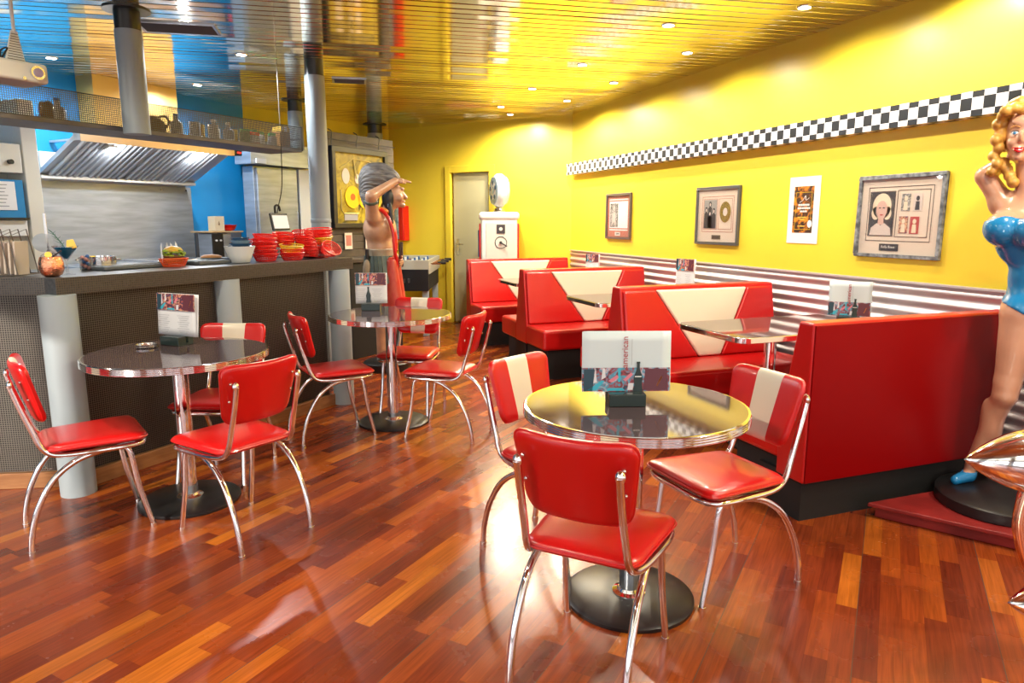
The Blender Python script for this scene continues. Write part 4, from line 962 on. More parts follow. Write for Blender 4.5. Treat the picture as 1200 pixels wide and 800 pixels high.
# flyer
t = wall_thing('wall_flyer', 3.972, 1.470, 'white paper sheet with a dark food flyer printed on it, taped to the yellow wall', 'poster', out=.003)
m = MB(); rect(m, -.148, -.232, .148, .232, 0, .0012); m.build('sheet', paper, t)
m = MB(); rect(m, -.098, -.158, .092, .166, .0013, .0018); fl = m.build('flyer_print', food_print, t)
m = MB(); outline(m, -.078, -.135, .075, .125, .003, .0019, .0021); m.build('gold_border', MATS['gold_disc'], fl)
m = MB()
for k_, (w_, b, hh) in enumerate(((.10, .030, .014), (.11, .008, .013), (.06, -.014, .012))):
    x = -w_ / 2
    while x < w_ / 2: rect(m, x, b, x + .010, b + hh, .0022, .0025); x += .0135
m.tube([(-.04, .055, .0023), (-.01, .07, .0023), (.015, .10, .0023), (.02, .07, .0023), (.05, .085, .0023)], .0022, 5); m.build('headline', paper, fl)
m = MB()
for w_, b in ((.08, -.052), (.05, -.066), (.07, -.114)): rect(m, -w_ / 2 - .01, b, w_ / 2 - .01, b + .006, .0022, .0025)
m.build('small_lines', MATS['pineapple'], fl)
m = MB(); ell(m, (.068, -.095), .021, .026, .0022, .0027); m.build('round_badge', paper, fl)
# band picture
t = wall_thing('framed_picture', 4.95, 1.437, 'framed picture of a four-person band beside a shiny disc, cream mount', 'picture')
m = MB(); frame4(m, .290, .241, .022, 0, .026); m.build('frame', mat('grey_frame', (.09, .09, .09), .3), t, bev=.004)
m = MB(); rect(m, -.27, -.221, .27, .221, .001, .010); m.build('mount', mount, t)
m = MB(); outline(m, -.210, -.135, .215, .160, .004, .010, .0112); outline(m, -.190, -.112, .0, .140, .003, .010, .0115); outline(m, .02, -.112, .195, .14, .003, .010, .0115); m.build('mount_line', mat('rose_line', (.42, .13, .09), .6), t)
m = MB(); rect(m, -.182, -.105, -.008, .132, .0105, .0115); ph = m.build('group_photo', mat('grey_print_ground', (.34, .33, .32), .5), t)
for (a, b) in ((-.098, .095), (-.150, .05), (-.045, .04), (-.098, .02)):
    m = MB(); ell(m, (a, b), .019, .025, .0117, .0120, 16); m.prism([(a - .03, -.104), (a - .026, b - .03), (a, b - .015), (a + .026, b - .03), (a + .03, -.104)], .0116, .0118); m.build('bandmate', darkp, ph)
    m = MB(); ell(m, (a, b - .003), .010, .014, .0121, .0123, 12); m.build('bandmate_face', dress_p, ph)
m = MB(); ell(m, (.108, .03), .072, .085, .0112, .0125, 36); dk = m.build('shiny_disc', mat('pale_gold_metal', (.80, .76, .55), .18, 1), t)
m = MB(); ell(m, (.108, .03), .028, .033, .0126, .0130, 24); m.build('disc_label', dress_p, dk)
m = MB(); rect(m, -.062, -.195, .058, -.160, .0105, .0125); pq = m.build('plaque', mat('bronze_plaque', (.16, .14, .11), .35, .5), t)
m = MB(); x = -.045
for k_ in range(7): rect(m, x, -.184, x + .008, -.170, .0126, .0128); x += .0125
m.build('lettering', darkp, pq); glazed(t, .269, .22, .017)
# rose picture
t = wall_thing('framed_picture', 6.655, 1.442, 'small framed picture with rose mount, farthest along the yellow wall', 'picture')
m = MB(); frame4(m, .268, .241, .022, 0, .026); m.build('frame', mat('brown_grey_frame', (.12, .09, .08), .3), t, bev=.004)
m = MB(); rect(m, -.248, -.221, .248, .221, .001, .010); m.build('mount', mount_r, t)
m = MB(); rect(m, -.20, -.125, .20, .155, .0102, .0108); rect(m, -.20, -.150, .20, -.138, .0102, .0108); rect(m, -.20, .170, .20, .18, .0102, .0108); m.build('white_page', paper, t)
m = MB(); rect(m, -.185, -.115, -.01, .135, .011, .0118); ph = m.build('grey_photo', bw_print, t)
m = MB(); ell(m, (-.10, .085), .022, .03, .012, .0123, 16); m.prism([(-.15, -.11), (-.135, .02), (-.10, .055), (-.065, .02), (-.05, -.11), (-.10, -.06)], .012, .0122); m.build('figure', dress_p, ph)
m = MB(); rect(m, -.07, -.205, .045, -.165, .0105, .0125); pq = m.build('plaque', gl_cl, t)
m = MB()
for k_ in range(6): rect(m, -.04 + k_ * .011, -.192, -.033 + k_ * .011, -.176, .0126, .0128)
m.build('lettering', darkp, pq); glazed(t, .247, .22, .017)

# ------------------------------------------------------------------ menus
neon = [mat('neon_cyan_ink', (.05, .45, .60), .4), mat('neon_pink_ink', (.75, .22, .28), .4), mat('dark_teal_ink', (.02, .06, .09), .4), mat('plum_ink', (.13, .03, .045), .4), mat('white_ink', (.75, .72, .75), .4), mat('orange_ink', (.70, .22, .04), .4)]
redtxt = mat('red_lettering', (.42, .02, .03), .5); bottle_m = mat('dark_bottle_ink', (.02, .035, .035), .25)
def bottle_poly(h, cx=0, b=0):
    pr = [(.5, 0), (.52, .05), (.42, .22), (.46, .34), (.5, .44), (.40, .56), (.22, .70), (.16, .80), (.16, .93), (.2, .95), (.2, 1)]
    w_ = h * .30
    R_ = [(cx + x * w_, b + y * h) for x, y in pr]; return R_ + [(cx - x * w_, b + y * h) for x, y in reversed(pr)]
def menu(loc, rz, w, h, label, lift=.045, style='land', holder_label='x', holder=True, lean=6, group=None):
    XM = Matrix.Rotation(R(90), 4, 'X')         # local x right, y up, z towards the reader (-y)
    t = thing('menu_card', label, 'menu', (loc[0], loc[1], loc[2]), rz, group)
    for k_, (ln, off) in enumerate(((lean, .002), (lean * 2.4, -.004))):
        Mx = Matrix.Translation((0, -off, lift)) @ Matrix.Rotation(R(-ln * .35), 4, 'X') @ XM
        m = MB(); m.grid(lambda u_, v_: tuple(Mx @ Vector(((u_ - .5) * w + .006 * k_, v_ * h, (.006 * math.sin(u_ * 5) * v_) * (-1 if k_ else 0)))), 10, 6); pg = m.build('cover_page' if k_ == 0 else 'back_page', paper_c if style == 'land' else paper, t)
        s_ = pg.modifiers.new('thick', 'SOLIDIFY'); s_.thickness = .0012; s_.offset = 0
    Mf = Matrix.Translation((0, -.0035, lift)) @ Matrix.Rotation(R(-lean * .35), 4, 'X') @ XM
    def L(z): return Mf @ Matrix.Translation((0, 0, z + .004))
    b0, b1 = (0, .40) if style == 'land' else (.60, 1.0)
    m = MB(); m.grid(lambda u_, v_: tuple(L(.0003) @ Vector(((u_ - .5) * w, h * (b0 + (b1 - b0) * v_), 0))), 8, 3); band = m.build('photo_band', neon_print if style == 'land' else warm_print, t)
    m = MB(); hb = h * (b1 - b0); y0 = h * b0
    def q(mi, pts): m.mi = mi; m.prism([((a - .5) * w, y0 + b * hb) for a, b in pts], .0006, .0010, L(0))
    q(2, [(.02, .02), (.12, .02), (.15, .95), (.02, .95)]); q(0, [(.05, .05), (.22, .45), (.26, .45), (.16, .05)]); q(4, [(.13, .35), (.17, .4), (.155, .98), (.14, .98)]); q(4, [(.22, .5), (.27, .6), (.26, .98), (.235, .98)])
    q(1, [(.30, .45), (.40, .7), (.42, .6), (.34, .38)]); q(0, [(.41, .4), (.44, .4), (.44, .98), (.41, .98)]); q(1, [(.47, .5), (.56, .8), (.58, .7), (.50, .42)]); q(4, [(.52, .06), (.58, .06), (.59, .35), (.53, .35)]); q(3, [(.70, .05), (.97, .05), (.97, .95), (.72, .95)]); q(5, [(.86, .2), (.92, .6), (.90, .65), (.85, .25)]); q(0, [(.28, .03), (.5, .03), (.46, .15), (.3, .15)])
    m.build('neon_picture', neon, band)
    if style == 'land':
        T = text_mesh('title_lettering', 'american', .029 * h / .2, redtxt, t, L(.001) @ Matrix.Translation((-.004, h * .66, 0)) @ Matrix.Rotation(R(90), 4, 'Z') @ Matrix.Diagonal((1, 1, 1, 1)))
        m = MB(); m.box((.019 * w / .3, h * .66, 0), (.0010, h * .44, .0006), M=L(.001)); m.build('thin_line', mat('grey_rule', (.3, .3, .32), .5) if 'grey_rule' not in MATS else MATS['grey_rule'], t)
        m = MB(); m.prism(bottle_poly(h * .50, .042 * w / .3, 0), .0012, .0016, L(0)); bt = m.build('bottle_picture', bottle_m, t)
        m = MB(); m.box((.042 * w / .3, h * .50 * .5, .0019), (h * .11, .004, .0004), M=L(0)); m.build('bottle_label', white, bt)
    else:
        m = MB()
        for c_ in (-.32, .2):
            for j in range(9): m.box((c_ * w, h * (.08 + .05 * j), .0008), (w * (.20 + .06 * (j % 3)), .0014, .0004), M=L(0))
        m.build('menu_lines', MATS['grey_ink'], t)
        m = MB(); m.prism(bottle_poly(h * .52, -.08 * w, .03 * h), .001, .0014, L(0)); m.build('bottle_picture', bottle_m, t) if style == 'bottle' else m.bm.free()
    if holder:
        hd_ = thing('menu_holder', holder_label, 'menu holder', (loc[0], loc[1], loc[2]), rz)
        m = MB(); m.b2((-.065, -.055, 0), (.065, -.006, .045)); m.b2((-.065, .010, 0), (.065, .04, .045)); m.b2((-.065, -.006, 0), (.065, .010, .012)); m.build('base', mat('dark_green_block', (.025, .04, .038), .2) if 'dark_green_block' not in MATS else MATS['dark_green_block'], hd_, bev=.003)
    return t
menu((1.21, 2.13, .7515), R(-18), .315, .215, 'open menu with american lettering on the round front table', holder_label='dark block holding the american menu on the front table')
menu((-.415, 3.90, .7695), R(-44), .27, .215, 'white upright menu with photo band on the left round table', style='port', lean=9, holder_label='dark block holding the white menu on the left table')
menu((.735, 4.93, .7735), R(-14), .215, .215, 'menu with bottle picture on the round middle table', style='bottle', holder_label='dark block holding the bottle menu on the middle table')
menu((3.47, 3.33, .763), R(-42), .24, .215, 'menu standing against the corrugated wall on the nearest booth table', holder_label='dark block holding the menu on the nearest booth table')
menu((3.50, 5.18, .763), R(-75), .20, .26, 'menu seen edge-on against the wall on the middle booth table', style='port', holder_label='dark block holding the menu on the middle booth table')
menu((3.50, 6.98, .763), R(-60), .17, .22, 'menu on the farthest booth table by the wall', style='port', holder_label='dark block holding the menu on the farthest booth table')
t = thing('ashtray', 'round metal ashtray on the left table beside the white menu', 'ashtray', (-.555, 3.85, .7695), 0)
m = MB(); m.lathe([(.04, 0), (.05, .004), (.052, .014), (.046, .014), (.042, .006), (.01, .005)], 32); m.build('dish', steel_b, t); m = MB(); m.lathe([(.052, .014), (.054, .017), (.046, .017), (.045, .014)], 32, cap=False); m.build('rim', chrome, t)

# ------------------------------------------------------------------ petrol pump
t = thing('petrol_pump', 'white vintage petrol pump with round globe and red side trim beside the door', 'petrol pump', (2.86, 8.30, 0), R(-20))
m = MB(); m.b2((-.225, -.19, .02), (.225, .19, 1.42)); m.build('cabinet', white, t, bev=.03, seg=4)
m = MB(); m.b2((-.25, -.21, 1.40), (.25, .21, 1.50)); m.build('top_cap', white, t, bev=.045, seg=5)
for sx in (-1, 1):
    m = MB(); m.b2((sx * .226, -.16, .1), (sx * .246, .16, 1.36)); m.build('side_trim', red_b, t, bev=.006)
m = MB(); m.b2((-.262, -.12, .95), (-.247, .02, 1.28)); m.build('side_window', blu_l, t, bev=.003)
m = MB(); m.b2((-.16, -.197, .35), (.205, -.19, 1.37)); fp = m.build('front_panel', offw, t, bev=.003)
m = MB(); m.b2((-.03, -.207, 1.24), (.075, -.197, 1.35)); ba = m.build('counter_plate', darkp, fp, bev=.004)
m = MB(); m.cyl((.022, -.207, 1.295), (.022, -.211, 1.295), .022, n=18); m.build('dial_mark', offw, ba)
m = MB(); ri = [(.022 + .072 * math.cos(R(20 * k_)), -.199, 1.13 + .072 * math.sin(R(20 * k_))) for k_ in range(18)]; m.tube(ri, .005, 6, closed=True, smooth=False); m.build('crank_ring', blk_metal, fp)
m = MB(); m.cyl((.022, -.197, 1.13), (.022, -.225, 1.13), .018, n=16); m.tube([(.022, -.22, 1.13), (.10, -.225, 1.085)], .008, 8, smooth=False); m.build('crank', blk_metal, fp)
m = MB(); m.lathe([(.07, 0), (.075, .01), (.065, .02), (.06, .05)], 28, (0, 0, 1.50)); m.build('globe_collar', chrome, t)
GM = Matrix.Rotation(R(-70), 4, 'Z')
m = MB(); prg = [(.001, -.085), (.10, -.085), (.165, -.07), (.205, -.03), (.21, 0), (.205, .03), (.165, .07), (.10, .085), (.001, .085)]
m.lathe(prg, 40, M=Matrix.Translation((0, 0, 1.76)) @ GM @ Matrix.Rotation(R(90), 4, 'X')); gb = m.build('globe', white, t, ang=70)
for s_ in (1, -1):
    m = MB(); m.lathe([(.165, .0), (.17, .01), (.14, .015), (.001, .018)], 36, M=Matrix.Translation((0, 0, 1.76)) @ GM @ Matrix.Rotation(R(90 * s_), 4, 'X') @ Matrix.Translation((0, 0, .068))); fc = m.build('globe_face', mat('pale_blue_face', (.35, .48, .58), .15) if 'pale_blue_face' not in MATS else MATS['pale_blue_face'], gb)
    m = MB()
    for k_ in range(5):
        a = R(72 * k_ + 20); m.sph((.095 * math.cos(a), .095 * math.sin(a), .017), .030, 6, sc=(1, 1, .2), M=Matrix.Translation((0, 0, 1.76)) @ GM @ Matrix.Rotation(R(90 * s_), 4, 'X') @ Matrix.Translation((0, 0, .068)))
    m.build('face_emblem', navy, fc)
# wall dispenser
nb = Vector((-(B1 - B0).normalized().y, (B1 - B0).normalized().x)) ; 
t = thing('wall_dispenser', 'red wall-mounted dispenser with a blue and white picture front, behind the statue', 'dispenser', (0, 0, 0), 0); t.matrix_world = MB_ @ Matrix.Translation((2.62, .0, 1.36))
m = MB(); m.b2((-.11, .0, -.24), (.11, .14, .24)); m.build('case', red_v, t, bev=.008)
m = MB(); m.b2((-.035, .141, -.22), (.105, .147, .22)); pz = m.build('picture_side', mat('blue_white_print', (.55, .70, .80), .3, col2=(.05, .20, .45), vscale=14), t)
m = MB(); m.b2((-.12, .02, -.24), (-.11, .13, -.03)); m.build('tray', red_v, t, bev=.004)
# table football
t = thing('football_table', 'table football cabinet with black coin panel and rods, against the yellow wall', 'football table', (1.78, 8.85, 0), R(-20))
wood_f = mat('grey_maple', (.42, .40, .33), .45)
for lo, hi in (((-.37, -.62, .76), (.37, -.59, .93)), ((-.37, .59, .76), (.37, .62, .93)), ((-.37, -.59, .76), (-.34, .59, .93)), ((.34, -.59, .76), (.37, .59, .93))):
    m = MB(); m.b2(lo, hi); m.build('rail_board', wood_f, t, bev=.005)
m = MB(); m.b2((-.34, -.59, .76), (.34, .59, .80)); m.build('pitch', mat('pitch_green', (.02, .16, .06), .4), t)
m = MB(); m.b2((-.36, -.63, .56), (.36, -.60, .82)); cp_ = m.build('coin_panel', black, t, bev=.005)
m = MB(); m.b2((-.35, -.60, .56), (.35, .60, .759)); m.build('cabinet', blackm, t)
for x in (.05, .11): m = MB(); m.b2((x, -.635, .66), (x + .03, -.63, .71)); m.build('coin_slot', steel_b, cp_)
m = MB(); m.b2((-.12, -.635, .69), (-.09, -.63, .75)); m.build('lock', red_pl, cp_)
for k_ in range(6):
    y = -.5 + k_ * .2; m = MB(); m.cyl((-.5, y, .88), (.5, y, .88), .008, n=8); rd = m.build('rod', chrome, t)
    m = MB(); m.cyl((.44 if k_ % 2 else -.44, y, .88), (.54 if k_ % 2 else -.54, y, .88), .018, n=12); m.build('grip', black, rd)
    for x in (-.2, -.05, .1, .22): m = MB(); m.box((x, y, .87), (.025, .018, .10)); m.build('player', blu_l if k_ % 2 else white, rd)
for x in (-.31, .31):
    for y in (-.53, .53): m = MB(); m.box((x, y, .28), (.075, .075, .56)); m.build('leg', grey_col, t, bev=.006)

# ------------------------------------------------------------------ chrome bullet stand at the right edge
t = thing('chrome_sculpture', 'polished chrome sculpture of pointed bullet shapes on a post at the right edge', 'sculpture', (2.26, 1.37, 0), 0)
def spindle(c, dr, L_, r_, name):
    m = MB(); pr = [(max(r_ * math.cos(PI / 2 * q) ** .85, .0006), L_ * q) for q in [-1 + k_ / 16 for k_ in range(33)]]
    dq = Vector(dr).normalized().to_track_quat('Z', 'Y').to_matrix().to_4x4(); m.lathe(pr, 40, M=Matrix.Translation(c) @ dq); return m.build(name, chrome, t, ang=80)
spindle((.03, -.005, .655), (-.93, .36, .02), .265, .108, 'bullet')
spindle((.155, -.11, .20), (-.92, .36, .02), .265, .108, 'bullet')
m = MB(); m.tube([(.19, -.06, .03), (.10, -.02, .18), (.02, .01, .30), (-.02, .03, .45), (0, .02, .60)], [.022, .02, .019, .018, .019, .022], 14); m.build('post', mat('polished_copper', (.85, .55, .38), .12, 1), t)
m = MB(); m.lathe([(.03, .55), (.033, .555), (.033, .585), (.028, .59)], 24); m.build('collar', chrome, t)
m = MB(); m.lathe([(.10, 0), (.105, .01), (.09, .025), (.03, .04)], 40, (.24, -.08, 0)); m.build('base', black, t)

# ------------------------------------------------------------------ low red platform and blonde statue
m = MB(); m.prism([(2.66, 2.345), (2.98, 1.83), (3.35, 1.25), (3.61, 1.25), (3.61, 2.345)], .055, .075); m.prism([(2.70, 2.335), (3.00, 1.86), (3.37, 1.28), (3.60, 1.28), (3.60, 2.335)], 0, .055)
o = m.build('low_platform', redplat, bev=.005); tag(o, 'low dark red wooden platform on the floor beside the nearest booth', 'platform')
LAT = Matrix.Translation((3.325, 2.17, 0)) @ Matrix.Rotation(R(-20.05), 4, 'Z')
st = thing('woman_statue', 'painted life-size statue of a blonde woman in a blue swimsuit, arm behind head', 'statue', (3.262, 2.125, .0755), R(-52))
st.scale = (.9, 1, 1)
ZO = .0755
def Z(o): o.data.transform(Matrix.Translation((0, 0, -ZO))); return o
m = MB(); m.lathe([(.285, .0757), (.29, .08), (.29, .125), (.28, .132), (.01, .132)], 64, (-.02, -.03, 0)); Z(m.build('plinth', black, st))
torso = [('e', (.045, .01, 1.01), (.150, .112, .125)), ('e', (.01, .015, 1.15), (.100, .085, .11)), ('e', (-.045, .005, 1.33), (.122, .095, .135)),
         ('c', (-.165, .03, 1.47), (.10, .02, 1.48), .045, .045), ('e', (-.04, .015, 1.43), (.13, .075, .06)),
         ('e', (-.140, -.062, 1.365), (.083, .080, .075), None, .03), ('e', (-.015, -.115, 1.355), (.083, .082, .077), None, .03), ('e', (.05, .06, .97), (.135, .09, .10))]
legs = [('c', (-.018, .0, .97), (-.042, -.02, .66), .092, .060, .03), ('c', (-.042, -.02, .66), (-.045, -.035, .60), .058, .052, .02), ('c', (-.048, -.015, .60), (-.145, .06, .235), .055, .030, .02), ('e', (-.085, .03, .46), (.046, .052, .11), (0, -14, 0), .03),
        ('c', (.115, .0, .95), (.125, -.09, .64), .095, .060, .03), ('c', (.125, -.085, .60), (.115, -.10, .235), .055, .030, .02), ('e', (.125, -.075, .46), (.048, .055, .11), None, .03)]
feet = [('c', (-.148, .065, .22), (-.155, .07, .165), .030, .028, .01), ('c', (-.155, .06, .165), (-.215, -.01, .152), .027, .018, .015), ('c', (.115, -.10, .22), (.115, -.095, .165), .030, .028, .01), ('c', (.112, -.105, .165), (.085, -.19, .152), .027, .018, .015)]
HOFF = np.array((-.022, 0, .050))
def sh(pr):
    o = []
    for p in pr:
        p = list(p); p[1] = tuple(np.array(p[1]) + HOFF)
        if p[0] == 'c': p[2] = tuple(np.array(p[2]) + HOFF)
        o.append(tuple(p))
    return o
neck = [('c', (-.045, .015, 1.46), (-.075, .008, 1.66), .052, .045, .03)]
head = [('e', (-.075, .0, 1.735), (.078, .095, .105), None, .02), ('e', (-.088, -.035, 1.665), (.052, .055, .065), None, .03), ('e', (-.094, -.075, 1.622), (.022, .022, .018), None, .02),
        ('e', (-.096, -.098, 1.705), (.011, .018, .026), (18, 0, 0), .012), ('e', (-.125, -.07, 1.685), (.022, .02, .02), None, .02), ('e', (-.06, -.083, 1.685), (.022, .02, .02), None, .02), ('e', (-.098, -.088, 1.655), (.024, .012, .012), None, .012), ('e', (-.088, -.08, 1.77), (.05, .015, .02), None, .02)]
head = sh(head)
armR = [('c', (-.155, .03, 1.485), (-.238, .05, 1.60), .050, .043, .03), ('c', (-.238, .05, 1.60), (-.135, .115, 1.69), .044, .030, .01)]
def hand_prims(w, palm, fdir, side, nrm, curl=.6, s_=1.):
    """palm ellipsoid, four fingers of unequal length, thumb from the side; w wrist, fdir finger direction"""
    w, f, sd, nr = Vector(w), Vector(fdir).normalized(), Vector(side).normalized(), Vector(nrm).normalized()
    c_ = w + f * .045 * s_; P = [('c', tuple(w), tuple(w + f * .06 * s_), .020 * s_, .022 * s_, .012), ('c', tuple(w + f * .055 * s_ + sd * .022 * s_), tuple(w + f * .055 * s_ - sd * .024 * s_), .016 * s_, .014 * s_, .012)]
    for k_, ln in enumerate((.068, .078, .072, .056)):
        b_ = w + f * .07 * s_ + sd * (.028 - .0185 * k_) * s_; d1 = (f + nr * curl * .4).normalized(); d2_ = (f + nr * curl).normalized()
        m1 = b_ + d1 * ln * .5 * s_; e_ = m1 + d2_ * ln * .5 * s_
        P += [('c', tuple(b_), tuple(m1), .0095 * s_, .009 * s_, .004), ('c', tuple(m1), tuple(e_), .009 * s_, .0075 * s_, .003)]
    tb = w + f * .025 * s_ + sd * .022 * s_; t1 = tb + (f * .6 + sd * .8).normalized() * .034 * s_; t2 = t1 + (f * .95 + nr * .3).normalized() * .028 * s_
    return P + [('c', tuple(tb), tuple(t1), .012 * s_, .0105 * s_, .008), ('c', tuple(t1), tuple(t2), .0105 * s_, .0085 * s_, .004)]
handR = hand_prims((-.135, .115, 1.69), None, (.85, .05, .35), (-.2, .1, 1), (.1, -1, 0), .5)
armL = [('c', (.115, .03, 1.475), (.24, .09, 1.24), .048, .040, .03), ('c', (.24, .09, 1.24), (.20, -.05, 1.07), .041, .028, .01)]
handL = hand_prims((.20, -.05, 1.07), None, (-.5, -.5, -.6), (.2, -.8, .3), (-.8, .3, 0), .5)
allp = torso + legs + feet + neck + armR + armL
Z(nets('body', lambda P: sdf(allp, P, .04), (-.36, -.26, .13), (.34, .22, 1.66), .0085, skin, st))
Z(nets('hand', lambda P: sdf(handR, P, .004), (-.20, .05, 1.62), (.06, .22, 1.80), .0042, skin, st)); Z(nets('hand', lambda P: sdf(handL, P, .004), (.04, -.24, .9), (.28, .02, 1.13), .0042, skin, st))
Z(nets('head', lambda P: sdf(head + neck, P, .03), (-.22, -.16, 1.56), (.06, .13, 1.92), .0055, skin, st))
def suit(P):
    d = sdf(torso + legs[:1] + legs[4:5], P, .04) - .0055
    x, z = P[..., 0], P[..., 2]; top = z - (1.405 + .05 * np.exp(-((x + .14) / .06) ** 2) * .5 + .02 * np.exp(-((x + .01) / .06) ** 2) - .012)
    legcut = (.955 + np.abs(x - .045) * .50) - z
    return np.maximum(np.maximum(d, top), legcut)
Z(nets('swimsuit', suit, (-.26, -.24, .85), (.24, .20, 1.46), .0075, swim, st))
for fp_ in (feet[:2], feet[2:]):
    Z(nets('shoe', lambda P: np.maximum(sdf(fp_, P, .015) - .006, P[..., 2] - .185), (-.27, -.24, .128), (.17, .12, .20), .005, swim, st))
hp = []; random.seed(4)
for k_ in range(90):
    a = random.uniform(-.25, 3.4); e_ = random.uniform(-.7, 1.4)
    x = -.090 + .105 * math.cos(a) * math.cos(e_ * .9); y = .03 + .115 * math.sin(a) * math.cos(e_ * .9); z = 1.80 + .115 * math.sin(e_); r_ = random.uniform(.024, .034)
    if y < -.02 and z < 1.84: continue
    hp.append(('e', (x, y, z), (r_, r_, r_), None, .006))
for k_ in range(8):       # side curls
    z = 1.855 - k_ * .034; hp += [('e', (-.196 - .016 * (k_ % 2), -.02 + .012 * (k_ % 3), z), (.026, .032, .026), None, .005), ('e', (.005 + .016 * (k_ % 2), -.03 + .012 * (k_ % 3), z), (.026, .032, .026), None, .005)]
for k_ in range(6): hp.append(('e', (-.185 + k_ * .036, -.058, 1.868 + .014 * math.sin(k_ * 1.3 + .3)), (.030, .030, .026), None, .006))
for k_ in range(4): hp += [('e', (-.170 + .016 * k_, .0 - .01 * k_, 1.655 - .030 * k_), (.027, .030, .024), None, .006), ('e', (.0 - .01 * k_, .01, 1.64 - .03 * k_), (.03, .032, .026), None, .006)]
hp.append(('e', (-.090, .05, 1.785), (.088, .09, .12), None, .01))
Z(nets('hair', lambda P: sdf(hp, P, .006), (-.28, -.13, 1.49), (.10, .20, 1.97), .0058, blond, st))
fa = Vector((-.10, -1, 0)).normalized()
HM = Matrix.Translation((-.022, 0, .050)); eyew2 = MATS['eye_white']
for x in (-.121, -.067):
    m = MB(); m.sph((x, -.0925, 1.722), .0135, 10, sc=(1, .35, .55), M=HM); ey = Z(m.build('eye', eyew, st)); m = MB(); m.sph((x - .001, -.0967, 1.722), .0068, 8, sc=(1, .35, .95), M=HM); Z(m.build('iris', eyeb, ey))
    m = MB(); m.tube([(x - .015, -.093, 1.728), (x, -.0985, 1.7315), (x + .015, -.093, 1.728)], .0018, 6, M=HM); Z(m.build('lash', darkp, ey))
    m = MB(); m.tube([(x - .019, -.090, 1.744), (x, -.0955, 1.752), (x + .018, -.090, 1.745)], .0026, 6, M=HM); Z(m.build('eyebrow', MATS['brown_bun'], st))
m = MB(); m.tube([(-.126, -.086, 1.660), (-.110, -.101, 1.657), (-.096, -.104, 1.655), (-.082, -.101, 1.657), (-.066, -.086, 1.660)], [.002, .004, .005, .005, .005, .004, .002], 8, M=HM)
m.tube([(-.126, -.086, 1.660), (-.110, -.101, 1.648), (-.096, -.104, 1.643), (-.082, -.101, 1.648), (-.066, -.086, 1.660)], [.002, .004, .0055, .006, .0055, .004, .002], 8, M=HM); lp = Z(m.build('lips', lips, st))
m = MB(); m.tube([(-.120, -.089, 1.657), (-.096, -.1045, 1.650), (-.072, -.089, 1.657)], [.002, .004, .0045, .004, .002], 8, M=HM); Z(m.build('teeth', eyew, lp))

# ------------------------------------------------------------------ warrior statue (local x to the picture's right = the way he faces)
st = thing('warrior_statue', 'carved wooden warrior statue with feathered headdress shading his eyes', 'statue', (1.10, 6.50, 0), R(-11))
m = MB(); m.lathe([(.22, 0), (.225, .01), (.225, .07), (.21, .08)], 48, (-.0, 0, 0)); m.build('plinth', black, st)
body = [('e', (-.045, 0, 1.32), (.135, .185, .165)), ('e', (.02, .0, 1.34), (.10, .15, .11)), ('e', (-.03, 0, 1.15), (.118, .145, .12)), ('c', (-.06, -.16, 1.42), (-.06, .17, 1.42), .06, .06), ('c', (.0, 0, 1.42), (.055, 0, 1.55), .062, .055, .03),
        ('e', (-.03, 0, 1.02), (.12, .15, .12)), ('c', (-.04, -.09, .98), (-.03, -.09, .55), .095, .065, .03), ('c', (-.03, -.09, .55), (-.045, -.09, .13), .062, .045, .03), ('c', (-.02, .09, .98), (.05, .09, .55), .095, .065, .03), ('c', (.05, .09, .55), (.04, .09, .13), .062, .045, .03),
        ('c', (-.045, -.09, .11), (.09, -.10, .10), .04, .03, .02), ('c', (.04, .09, .11), (.17, .09, .10), .04, .03, .02)]
armA = [('c', (-.085, -.18, 1.43), (-.085, -.29, 1.61), .062, .050, .04), ('c', (-.085, -.29, 1.61), (.125, -.13, 1.745), .050, .034, .012)]
armB = [('c', (-.05, .20, 1.42), (.0, .25, 1.16), .058, .048, .03), ('c', (.0, .25, 1.16), (.14, .05, 1.02), .048, .034, .012)]
hA = hand_prims((.125, -.13, 1.745), None, (.85, .45, .10), (.3, -.6, -.2), (.1, .2, -1), .3, 1.05); hB = hand_prims((.14, .05, 1.02), None, (.3, -.9, -.1), (.2, 0, 1), (-.9, -.3, 0), 1.0, 1.05)
hd2 = [('e', (.10, 0, 1.635), (.092, .075, .105), None, .02), ('e', (.135, 0, 1.585), (.055, .05, .07), None, .03), ('e', (.188, 0, 1.535), (.025, .028, .022), None, .02), ('c', (.185, 0, 1.655), (.218, 0, 1.605), .013, .018, .012), ('e', (.185, 0, 1.685), (.02, .05, .016), None, .015), ('e', (.19, 0, 1.573), (.022, .028, .010), None, .008), ('e', (.165, -.045, 1.60), (.025, .025, .03), None, .02), ('e', (.165, .045, 1.60), (.025, .025, .03), None, .02), ('c', (.055, 0, 1.5), (.09, 0, 1.58), .056, .056, .03)]
nets('body', lambda P: sdf(body + armA + armB, P, .04), (-.24, -.38, .05), (.24, .34, 1.80), .0115, skin_n, st)
nets('head', lambda P: sdf(hd2, P, .03), (-.03, -.12, 1.44), (.26, .12, 1.78), .0075, skin_n, st)
nets('hand', lambda P: sdf(hA, P, .004), (.07, -.24, 1.66), (.36, .06, 1.83), .006, skin_n, st); nets('hand', lambda P: sdf(hB, P, .004), (.04, -.18, .93), (.28, .12, 1.10), .006, skin_n, st)
